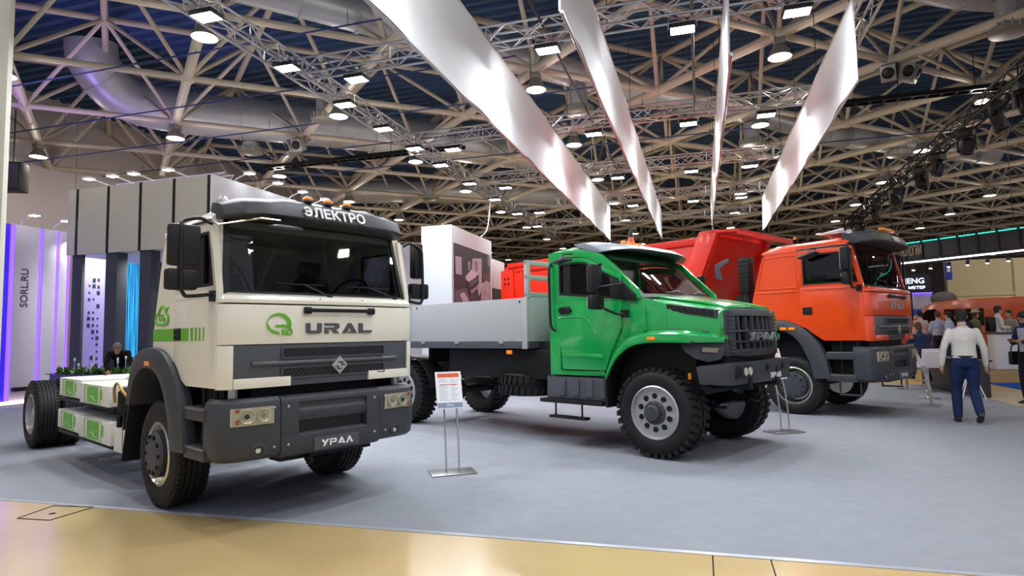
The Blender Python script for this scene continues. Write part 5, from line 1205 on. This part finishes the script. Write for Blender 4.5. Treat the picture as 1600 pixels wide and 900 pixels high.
# ------------------------------------------------------------------ right side: counter, stools, van, booths, fascia
ct = thing('reception_counter', 'low dark reception counter behind the walking man', 'counter', (5.82, 17.7, .012), .07)
lb('counter_body', mat('anthracite', '#3c3b3f', .5), (-.16, -1.4, 0), (.16, 1.4, .78), ct, .01); lb('counter_top', m_slate, (-.2, -1.45, .78), (.2, 1.45, .82), ct, .005)
def stool(x, y, rz, label):
    t = thing('bar_stool', label, 'stool', (x, y, .012), rz)
    b = MB(); b.lathe([(.22, 0), (.22, .012), (.05, .03), (.028, .05), (.028, .68)], (0, 0, 0), (0, 0, 1), 20); b.build('pedestal', m_chr, t)
    b = MB(); b.path([(.0, .0, .28), (.15, .1, .28), (.2, 0, .28), (.15, -.1, .28), (0, 0, .28)], .012, 6); b.build('foot_ring', m_chr, t)
    b = MB(.03); b.box((-.2, -.2, .68), (.2, .2, .75)); b.hexa([(-.22, -.2, .72), (-.16, -.2, .72), (-.16, .2, .72), (-.22, .2, .72), (-.28, -.2, 1.05), (-.23, -.2, 1.05), (-.23, .2, 1.05), (-.28, .2, 1.05)]); b.build('seat', m_white, t)
stool(4.75, 15.9, 1.9, 'white bar stool with chrome stem right of the orange truck'); stool(5.2, 17.5, 1.8, 'bar stool carrying the seated man in navy')
bt = thing('bar_table', 'tall round table in front of the seated man', 'table', (5.0, 18.35, .012))
b = MB(); b.lathe([(.25, 0), (.25, .012), (.03, .03), (.03, 1.02)], (0, 0, 0), (0, 0, 1), 16); b.build('pedestal', m_chr, bt); b = MB(); b.lathe([(.33, 1.02), (.33, 1.05)], (0, 0, 0), (0, 0, 1), 24); b.build('table_top', m_white, bt)
ds = thing('white_wire_stand', 'white wire stand on splayed feet beside the blue carpet', 'stand', (5.62, 16.05, .012))
b = MB(); 
for s_ in (-1, 1): b.tube((s_ * .22, -.1, .0), (s_ * .05, 0, .55), .014); b.tube((s_ * .22, .12, .0), (s_ * .05, 0, .55), .014)
b.tube((-.05, 0, .55), (.05, 0, .55), .012); b.build('legs', m_white, ds, kind='stuff'); b = MB()
for k in range(5): b.tube((-.16 + k * .08, 0, .4), (-.16 + k * .08, 0, .62), .006, 5)
b.tube((-.17, 0, .62), (.17, 0, .62), .008); b.build('rack', m_white, ds, kind='stuff')
m_van = mat('orange_van_paint', '#c9521d', .25, coat=.6)
def van(x, y, rz, label, L=5.4):
    t = thing('orange_van', label, 'van', (x, y, .012 + (.35 if x > 6.4 else 0)), rz); t.scale = (1, 1, .9); W = 2.0
    pr = [(0.05, .45), (0.0, .75), (.08, 1.10), (.75, 1.32), (1.55, 2.25), (1.9, 2.42), (2.6, 2.5), (L - .15, 2.5), (L, 2.35), (L, .45)]
    b = MB(.05); rs = []
    for yy, k in ((-1.0, .0), (-.94, .05), (.94, .05), (1.0, 0)): rs.append([(px, yy * W / 2, pz + (k if pz > 2 else 0)) for px, pz in pr])
    b.rings(rs); b.build('van_body', m_van, t)
    for s_ in (-1, 1):
        y0 = s_ * 1.002; d = .006 * s_
        b = MB(); b.prism([(.95, 1.38), (2.0, 1.36), (2.0, 2.15), (1.65, 2.15)], y0, y0 + d); b.build('side_window', m_glassd, t)
        b = MB(); b.box((2.3, min(y0, y0 + d), 1.38), (3.7, max(y0, y0 + d), 2.12)); b.build('side_window', m_glassd, t)
        b = MB(.02); b.box((1.05, s_ * 1.06 - .08, 1.3), (1.2, s_ * 1.06 + .08, 1.62)); b.build('door_mirror', m_black, t)
        for wx in (.95, L - 1.0): wheel(t, wx, s_ * 1.0, .36, .36, .22, .2, s_, 'dish')
    b = MB(); b.rings([[(.79, -.85, 1.36), (.79, .85, 1.36), (1.57, .8, 2.25), (1.57, -.8, 2.25)], [(.74, -.85, 1.38), (.74, .85, 1.38), (1.52, .8, 2.27), (1.52, -.8, 2.27)]]); b.build('windscreen', m_glassd, t)
    b = MB(.02); b.box((-.04, -.9, .45), (.1, .9, .75)); b.build('bumper', m_black, t)
    return t
van(8.55, 31.6, -.78, 'orange panel van facing left behind the visitors')
van(12.75, 27.6, -.78, 'second orange van cut off by the right frame edge')
van(3.2, 41.8, -1.2, 'third orange van, mostly hidden behind the orange truck cab')
FA_, FB_ = V((6.5, 27.72)), V((13.2, 20.55)); fd = (FB_ - FA_).normalized(); ang = math.atan2(fd.y, fd.x); FLn = (FB_ - FA_).length
fs = thing('hanging_fascia', 'dark hanging fascia ring with teal and white light lines and sign lettering', 'fascia', (FA_.x, FA_.y, 0), ang)
lb('glass_band', mat('dark_band', '#121418', .25), (0, 0, 4.14), (FLn, .05, 4.72), fs); lb('teal_light_line', mat('teal_led', '#20c0a8', .5, emit='#22c7ae', es=1.6), (0, -.03, 4.72), (FLn, .06, 4.755), fs)
lb('white_light_line', mat('cool_led', '#ffffff', .5, emit='#e6e0ff', es=5), (0, -.05, 3.975), (FLn, -.01, 4.025), fs); lb('lower_band', m_black, (0, -.03, 3.9), (FLn, .05, 3.955), fs); lb('gap_band', m_black, (0, .02, 4.04), (FLn, .05, 4.14), fs)
for k in range(16):
    x = .2 + k * FLn / 16; lb('mullion', m_black, (x, -.04, 4.1), (x + .08, .0, 4.85), fs)
    b = MB(); b.lathe([(.0, 0), (.06, .0), (.05, .16), (0, .18)], (x + .3, -.02, 3.70), (0, .2, 1), 10); b.tube((x + .3, 0, 3.85), (x + .3, 0, 3.95), .015); sp_ = b.build('spot_lamp', m_black, fs)
    b = MB(); b.lathe([(.05, 0), (.05, .006)], (x + .3, -.02, 3.692), (0, .2, 1), 10); b.build('lens', m_lens, sp_)
for x in (1, 5, 9): b = MB(); b.tube((x, .02, 4.85), (x, .02, 8.3), .01); b.build('cable', m_black, fs)
text('ТЕХНОЛОГИИ', .5, mat('sign_letter', '#a9a08f', .6), fs, (1.55, -.06, 4.25), (1, 0, 0), (0, 0, 1), 'sign_lettering', .01, 'CENTER', .006, .31)
eg = thing('dark_sign', 'dark blue illuminated sign board reading ENG beyond the orange truck', 'sign', (11.4, 40, 0))
lb('sign_board', mat('midnight_board', '#0c1028', .4), (-.9, 0, 3.62), (1.0, .12, 4.5), eg); m_lit = mat('lit_letter', '#ffffff', .5, emit='#dfe6ff', es=1.6)
text('JENG', .42, m_lit, eg, (.2, -.02, 4.03), (1, 0, 0), (0, 0, 1), 'sign_lettering', .01, 'CENTER', .004, 1.05); text('МЕТЕР', .21, m_lit, eg, (.3, -.02, 3.72), (1, 0, 0), (0, 0, 1), 'sign_lettering', .01, 'CENTER', .003, 1.2)
b = MB()
for x in (-.7, .7): b.tube((x, .06, 4.5), (x, .06, 8.3), .015)
b.build('cables', m_black, eg, kind='stuff'); lb('mast', m_blk2, (-.06, .02, 0), (.06, .1, 3.62), eg)
bo = thing('lit_booth', 'small white booth with glowing screens below the dark sign', 'booth', (11.4, 41, 0))
lb('booth_wall', m_lil, (-1.6, .2, 0), (1.4, .4, 3.5), bo); lb('screen', mat('white_screen', '#ffffff', .4, emit='#f4f0ff', es=1.6), (-.3, .15, 2.85), (.35, .2, 3.4), bo); lb('violet_light', m_violet, (-1.6, .12, 3.5), (1.4, .2, 3.56), bo); lb('blue_band', mat('print_blue', '#1f4fc0', .5), (-.2, .1, 2.25), (1.4, .2, 2.6), bo); lb('counter', m_white, (-1.6, -.4, 0), (1.4, .1, 2.2), bo)
pf = thing('banner_pole', 'tall dark pole with a narrow blue flag by the beige wall', 'flag', (13.05, 40, .0))
b = MB(); b.tube((0, 0, .015), (0, 0, 5.4), .05); b.build('pole', m_blk2, pf); lb('flag', mat('flag_blue', '#1f3fa8', .7), (.1, -.01, 4.15), (.4, .01, 5.15), pf); lb('flag_mark', m_white, (.17, -.016, 4.6), (.32, -.01, 4.8), pf)
gd = thing('grey_canopy', 'grey domed tent top just above the orange van roof', 'tent', (11.1, 35, .35))
b = MB(); b.ball((.25, 0, 2.58), (.55, .5, .36), 18, 10); b.build('cover', mat('tent_grey', '#6b6a6c', .7), gd); b = MB()
for x in (-.15, .65): b.tube((x, 0, .015), (x, 0, 2.7), .04)
b.build('posts', m_blk2, gd, kind='stuff')
mk_ = thing('marker_cone', 'orange cone with black tip standing above the red dump body', 'cone', (-1.9, 18.6, 0))
b = MB(); b.lathe([(.26, 3.75), (.05, 4.45)], (0, 0, 0), (0, 0, 1), 18); b.build('cone', m_orange, mk_); b = MB(); b.lathe([(.075, 4.4), (.02, 4.8)], (0, 0, 0), (0, 0, 1), 12); b.build('tip', m_black, mk_); b = MB(); b.tube((0, 0, .012), (0, 0, 3.76), .05); b.lathe([(.3, .012), (.3, .03)], (0, 0, 0), (0, 0, 1), 16); b.build('mast', m_blk2, mk_)
pc = thing('visitor_counter', 'white counter before the visitors by the vans', 'counter', (8.6, 21.05, .352), .1)
lb('counter_body', m_white, (-.7, -.2, .0), (.7, .2, 1.0), pc, .01); lb('counter_top', m_slate, (-.75, -.25, 1.0), (.75, .25, 1.04), pc, .005)
# ------------------------------------------------------------------ people
m_skin = mat('skin', '#c48f72', .55, var=.06); m_hair = mat('dark_hair', '#1c1714', .7, bump=.3, bscale=90); m_hairg = mat('grey_hair', '#6d655c', .7, bump=.3, bscale=90); m_shoe = mat('black_leather', '#101012', .35)
def cloth(col): return mat('cloth_' + col[1:], col, .85, var=.08, vscale=5, bump=.8, bscale=9, spec=.2, bdist=.03)
def capsule_d(p, a, b, r0, r1):
    ab = b - a; t = max(0, min(1, (p - a).dot(ab) / max(ab.length_squared, 1e-9))); return (p - a - ab * t).length - (r0 + (r1 - r0) * t)
def person(label, loc, rz, J, top, legs, hair='dark', scale=1.0, voxel=.02, jacket=False, extras=None):
    """J: joints in metres, x forward, y left. One continuous body by voxel union of tapered limbs, then real fingers"""
    t = thing('person', label, 'person', loc, rz); t.scale = (scale,) * 3
    g = {k: V(v) for k, v in J.items()}; prim = []; b = MB()
    def limb(p, q, r0, r1, tg, sq=1.0):
        p, q = V(p), V(q); prim.append((p, q, r0, r1, tg)); d = (q - p); n = 12
        qt = d.to_track_quat('Z', 'X'); rs = []; L = d.length
        for k in range(-2, 9):
            if k < 0: z = -r0 * (.55 if k == -1 else .9); rr = r0 * (.83 if k == -1 else .43)
            elif k > 6: z = L + r1 * (.55 if k == 7 else .9); rr = r1 * (.83 if k == 7 else .43)
            else:
                u = k / 6; z = L * u; rr = r0 + (r1 - r0) * u; rr *= 1 + .06 * sin(pi * u)
            rs.append([tuple(p + qt @ V((rr * cos(2 * pi * j / n), rr * sin(2 * pi * j / n), z))) for j in range(n)])
        b.rings(rs)
    P, N, H = g['pelvis'], g['neck'], g['head']; sL, sR = g['shL'], g['shR']; lat = (sL - sR).normalized(); ax = (N - P).normalized(); fr = lat.cross(ax).normalized() * 1
    rs = []; jk = 1.06 if jacket else 1.0
    for u, w_, d in ((-.22, .10, .08), (-.16, .165, .115), (0, .178, .125), (.25, .162, .118), (.42, .160, .115), (.65, .182, .125), (.82, .178, .115), (.93, .135, .09), (1.0, .07, .065)):
        c = P + (N - P) * u; k = 2.3; r_ = []
        for j in range(18):
            a = 2 * pi * j / 18; ca, sa = cos(a), sin(a); e = (abs(ca) ** k + abs(sa) ** k) ** (-1 / k); r_.append(tuple(c + lat * (w_ * jk * e * ca) + fr * (d * jk * e * sa)))
        rs.append(r_)
    b.rings(rs)
    for u0_, u1_, r_ in ((.12, .9, .15),): prim.append((P + (N - P) * u0_, P + (N - P) * u1_, r_, r_, 'top'))
    prim.append((P - ax * .14, P + ax * .04, .15, .15, 'legs'))
    limb(N - ax * .05, H - (H - N) * .35, .058, .055, 'skin')
    for s_ in 'LR':
        sh, el, wr = g['sh' + s_], g['el' + s_], g['wr' + s_]; hp, kn, an = g['hip' + s_], g['kn' + s_], g['an' + s_]
        aw = .066 if jacket else .056
        limb(sh, el, aw, .05, 'top'); limb(el, wr, .05, .038, 'top'); limb(hp, kn, .10, .074, 'legs'); limb(kn, an, .074, .062, 'legs')
        hd = (wr - el).normalized(); limb(wr, wr + hd * .085, .028, .034, 'skin')
    # head: skull, jaw, nose, ears
    hf = V(g.get('face', (1, 0, 0))).normalized(); hu = V((0, 0, 1)); hu = (hu - hf * hu.dot(hf)).normalized(); hl_ = hu.cross(hf)
    def hp3(x, y, z): return H + hf * x + hl_ * y + hu * z
    rr = []
    for z, rx, ry, ox in ((-.115, .035, .03, .045), (-.10, .055, .045, .03), (-.06, .078, .058, .012), (0, .092, .070, 0), (.05, .096, .075, -.005), (.09, .082, .065, -.008), (.115, .05, .042, -.008), (.124, .015, .014, -.008)):
        rr.append([tuple(hp3(ox + rx * cos(2 * pi * j / 16), ry * sin(2 * pi * j / 16), z)) for j in range(16)])
    b.rings(rr); prim.append((hp3(0, 0, -.06), hp3(0, 0, .05), .085, .085, 'skin'))
    b.rings([[tuple(hp3(.085, -.012, .012)), tuple(hp3(.085, .012, .012)), tuple(hp3(.09, 0, .02))], [tuple(hp3(.085, -.02, -.03)), tuple(hp3(.085, .02, -.03)), tuple(hp3(.118, 0, -.028))]])
    for s_ in (-1, 1): b.ball(tuple(hp3(-.005, s_ * .078, -.005)), (.022, .016, .034), 8, 6)
    bmesh.ops.recalc_face_normals(b.bm, faces=b.bm.faces)
    me = bpy.data.meshes.new('body'); b.bm.to_mesh(me); b.bm.free(); ob = bpy.data.objects.new('tmp', me); C.objects.link(ob)
    md = ob.modifiers.new('r', 'REMESH'); md.mode = 'VOXEL'; md.voxel_size = voxel; ms = ob.modifiers.new('s', 'SMOOTH'); ms.iterations = 3; ms.factor = .5
    bpy.context.view_layer.update(); m2 = bpy.data.meshes.new_from_object(ob.evaluated_get(bpy.context.evaluated_depsgraph_get())); bpy.data.objects.remove(ob)
    bm = bmesh.new(); bm.from_mesh(m2); bpy.data.meshes.remove(m2); idx = {'top': 0, 'legs': 1, 'skin': 2}
    for f in bm.faces:
        c = f.calc_center_median(); best = min(prim, key=lambda q: capsule_d(c, q[0], q[1], q[2], q[3])); f.material_index = idx[best[4]]
    bb = MB(); bb.bm.free(); bb.bm = bm; bb.mi = 2
    for s_ in 'LR':
        el, wr = g['el' + s_], g['wr' + s_]; hd = (wr - el).normalized(); side = hd.cross(V((0, 0, 1))); side = side.normalized() if side.length > .3 else V((1, 0, 0)); cl = V(g.get('curl' + s_, tuple(hd.cross(side)))).normalized()
        side = hd.cross(cl).normalized()
        for k, (o_, L) in enumerate(((-.026, .062), (-.009, .074), (.009, .07), (.026, .055))):
            p0 = wr + hd * .09 + side * o_; p1 = p0 + hd * L * .5 + cl * L * .12; p2 = p1 + hd * L * .3 + cl * L * .4; bb.path([tuple(p0 - hd * .02), tuple(p0), tuple(p1), tuple(p2)], [.0095, .0095, .009, .0065], 6)
        p0 = wr + hd * .035 + side * -.028; bb.path([tuple(p0), tuple(p0 + side * -.025 + hd * .025 + cl * .012), tuple(p0 + side * -.03 + hd * .06 + cl * .02)], [.011, .0105, .007], 6)
    bb.build('body', [cloth(top), cloth(legs), m_skin], t, 60)
    # hair cap
    b = MB(); rr = []
    for z, rx, ry, ox in ((-.07, .05, .06, -.05), (-.03, .075, .074, -.028), (.01, .090, .081, -.014), (.045, .101, .083, -.007), (.085, .095, .076, -.008), (.118, .06, .05, -.01), (.134, .02, .02, -.01)):
        rr.append([tuple(hp3(min(ox + rx * cos(2 * pi * j / 18), .03 + (z + .07) * .45), ry * sin(2 * pi * j / 18), z)) for j in range(18)])
    b.rings(rr); b.build('hair', {'dark': m_hair, 'grey': m_hairg, 'brown': mat('brown_hair', '#4a3626', .7, bump=.3, bscale=90)}[hair], t, 60)
    b = MB()
    for s_ in (-1, 1): b.ball(tuple(hp3(.083, s_ * .032, .012)), (.011, .013, .009), 8, 6)
    b.build('eyes', mat('eye_dark', '#1a1410', .2), t, kind='stuff')
    b = MB(); b.ball(tuple(hp3(.082, 0, -.062)), (.01, .024, .008), 8, 6); b.build('mouth', mat('lips', '#96584c', .5), t)
    for s_ in 'LR':
        an = g['an' + s_]; td = V(g.get('toe' + s_, (1, 0, -.02))).normalized(); sd = td.cross(V((0, 0, 1))).normalized(); up_ = sd.cross(td); b = MB(.012); rs = []
        for x, w_, h in ((-.075, .034, .075), (-.03, .04, .075), (.05, .042, .06), (.13, .045, .04), (.185, .03, .025)):
            c = an + td * x - up_ * (an.z - .0 if 'toe' + s_ not in g or g['toe' + s_].z > -.2 else .085)
            if 'lift' + s_ in g: c = an + td * x - up_ * .085
            rs.append([tuple(c + sd * w_ + up_ * .002), tuple(c + sd * w_ * .9 + up_ * h), tuple(c - sd * w_ * .9 + up_ * h), tuple(c - sd * w_ + up_ * .002)])
        b.rings(rs); b.build('shoe', m_shoe, t, 50)
    return t, g, hp3
ST = dict(pelvis=(0, 0, .96), neck=(.01, 0, 1.48), head=(.035, 0, 1.64), shL=(0, .175, 1.41), shR=(0, -.175, 1.41), elL=(-.03, .25, 1.13), elR=(-.03, -.25, 1.13), wrL=(.05, .26, .89), wrR=(.05, -.26, .89),
          hipL=(0, .095, .90), hipR=(0, -.095, .90), knL=(.03, .11, .50), knR=(.03, -.11, .50), anL=(-.02, .12, .09), anR=(-.02, -.12, .09))
def pose(**k): d = dict(ST); d.update(k); return d
W_ = pose(pelvis=(0, 0, .95), knL=(.10, .11, .50), anL=(.06, .12, .09), knR=(.02, -.10, .50), anR=(-.24, -.11, .17), toeR=(.86, -.02, -.5), liftR=(0, 0, 1), elL=(-.06, .275, 1.15), wrL=(-.02, .30, .90), elR=(.02, -.265, 1.13), wrR=(.09, -.285, .88), face=(1, -.1, -.05))
p_, g, hp3 = person('person in white shirt and navy trousers walking away from the camera', (4.16, 12.1, .012), 1.42, W_, '#d2d0cb', '#1d2c4f', scale=1.06, voxel=.016)
b = MB(); b.path([tuple(g['neck'] + V((.075 * cos(u) - .005, .08 * sin(u), .012 - .02 * cos(u)))) for u in [2 * pi * k / 20 for k in range(21)]], .006, 6); b.build('red_lanyard', mat('red_ribbon', '#b8402a', .7), p_)
b = MB(); rs = []
for z, k in ((1.00, 1), (1.035, 1)): rs.append([(.124 * cos(2 * pi * j / 24), .172 * sin(2 * pi * j / 24), z) for j in range(24)])
b.rings(rs, cap=False); b.build('belt', m_shoe, p_)
P2 = pose(elL=(.05, .25, 1.14), wrL=(.27, .12, 1.17), elR=(.05, -.25, 1.14), wrR=(.27, -.10, 1.18), head=(.07, 0, 1.62), face=(1, 0, -.45), curlL=(0, -.3, 1), curlR=(0, .3, 1))
p_, g, hp3 = person('person in navy blazer holding a phone, cut by the right frame edge', (6.40, 15.3, .002), 3.6, P2, '#26355a', '#1b1e2b', scale=1.07, jacket=True)
b = MB(); b.prism([(-.075, 1.43), (.075, 1.43), (.045, .98), (-.045, .98)], .128, .146, 'x'); b.build('shirt_front', cloth('#bfcde0'), p_)
b = MB(.006); b.box((.355, -.035, 1.20), (.43, .045, 1.215)); b.build('phone', m_black, p_)
b = MB(.02); b.box((-.13, -.31, .72), (.13, -.22, .98)); bg = b.build('shoulder_bag', m_black, p_); b = MB(); b.path([(-.1, -.26, .97), (-.12, -.2, 1.2), (-.02, .05, 1.50), (.13, .0, 1.3), (.12, -.22, 1.1), (.1, -.27, .97)], .012, 6, sub=3); b.build('bag_strap', m_black, p_)
SIT = pose(pelvis=(0, 0, .86), neck=(.14, 0, 1.34), head=(.22, 0, 1.49), shL=(.10, .18, 1.28), shR=(.10, -.18, 1.28), elL=(.28, .24, 1.06), elR=(.28, -.24, 1.06), wrL=(.50, .12, 1.08), wrR=(.50, -.12, 1.08), hipL=(.04, .1, .83), hipR=(.04, -.1, .83), knL=(.42, .13, .74), knR=(.42, -.13, .74), anL=(.34, .13, .36), anR=(.12, -.13, .33), face=(1, 0, -.3), liftL=(0, 0, 1), liftR=(0, 0, 1), curlL=(0, 0, -1), curlR=(0, 0, -1))
person('person in navy suit sitting on a bar stool, seen from behind', (5.2, 17.5, .012), 1.8, SIT, '#23304d', '#1b2030', 'brown', 1.05, jacket=True)
crowd = [('person in pink shirt with back turned, left of the seated suit', 6.63, 22.5, 1.9, '#d8b7b4', '#33343c', 'dark', .99), ('person in pale blue shirt with back turned near the van nose', 6.95, 22.0, 1.6, '#a9b4cf', '#2c2f3a', 'brown', .97),
         ('person with dark hair just left of the walking man', 7.06, 21.45, 2.6, '#aab6d2', '#30323c', 'dark', .95), ('person in dark blue top behind the walking man', 7.46, 21.6, 1.2, '#232c45', '#22242c', 'dark', .94),
         ('person in olive jacket and beige hat by the orange van', 7.9, 22.0, .2, '#6b6a4a', '#3a3d48', 'brown', .97), ('person in white t-shirt with black backpack at the white counter', 8.38, 21.75, .0, '#d9d7d3', '#4a4c52', 'dark', 1.03),
         ('person in grey top right of the backpack wearer', 8.95, 22.4, 3.6, '#8f8c88', '#3b3c40', 'dark', .97), ('person in dark jacket, far left of the crowd by the truck', 6.4, 24.2, 2.5, '#3a3230', '#2a2a2c', 'dark', .97)]
for k, (l, x, y, rz, a, c_l, h, s_) in enumerate(crowd):
    arms = [dict(), dict(elL=(.03, .24, 1.14), wrL=(.24, .14, 1.1)), dict(elR=(.03, -.24, 1.14), wrR=(.22, -.1, 1.15))][k % 3]
    p_, g, hp3 = person(l, (x, y, .352), rz, pose(**arms), a, c_l, h, s_, .026)
    if 'hat' in l:
        b = MB(); b.lathe([(.15, .06), (.152, .07), (.10, .08), (.09, .15), (.05, .165), (0, .165)], tuple(g['head']), (-.1, 0, 1), 18); b.build('hat', mat('straw', '#b7a47a', .8), p_)
    if 'backpack' in l:
        b = MB(.04); b.box((-.26, -.15, 1.02), (-.09, .15, 1.46)); b.build('backpack', m_black, p_)
        b = MB(.004); b.box((.24, -.10, 1.0), (.26, .12, 1.18)); b.build('paper_bag', m_white, p_)
BEND = pose(pelvis=(-.1, 0, .95), neck=(.38, 0, 1.20), head=(.52, 0, 1.27), shL=(.33, .18, 1.18), shR=(.33, -.18, 1.18), elL=(.45, .22, .92), elR=(.45, -.22, .92), wrL=(.58, .15, .80), wrR=(.58, -.15, .80), hipL=(-.1, .095, .9), hipR=(-.1, -.095, .9), knL=(-.02, .11, .5), knR=(-.02, -.11, .5), anL=(-.06, .12, .09), anR=(-.06, -.12, .09), face=(.8, 0, -.6))
person('person in black bending over behind the planter at the left', (-13.75, 11.98, .012), -.9, BEND, '#15161b', '#22242b', 'grey', 1.1)
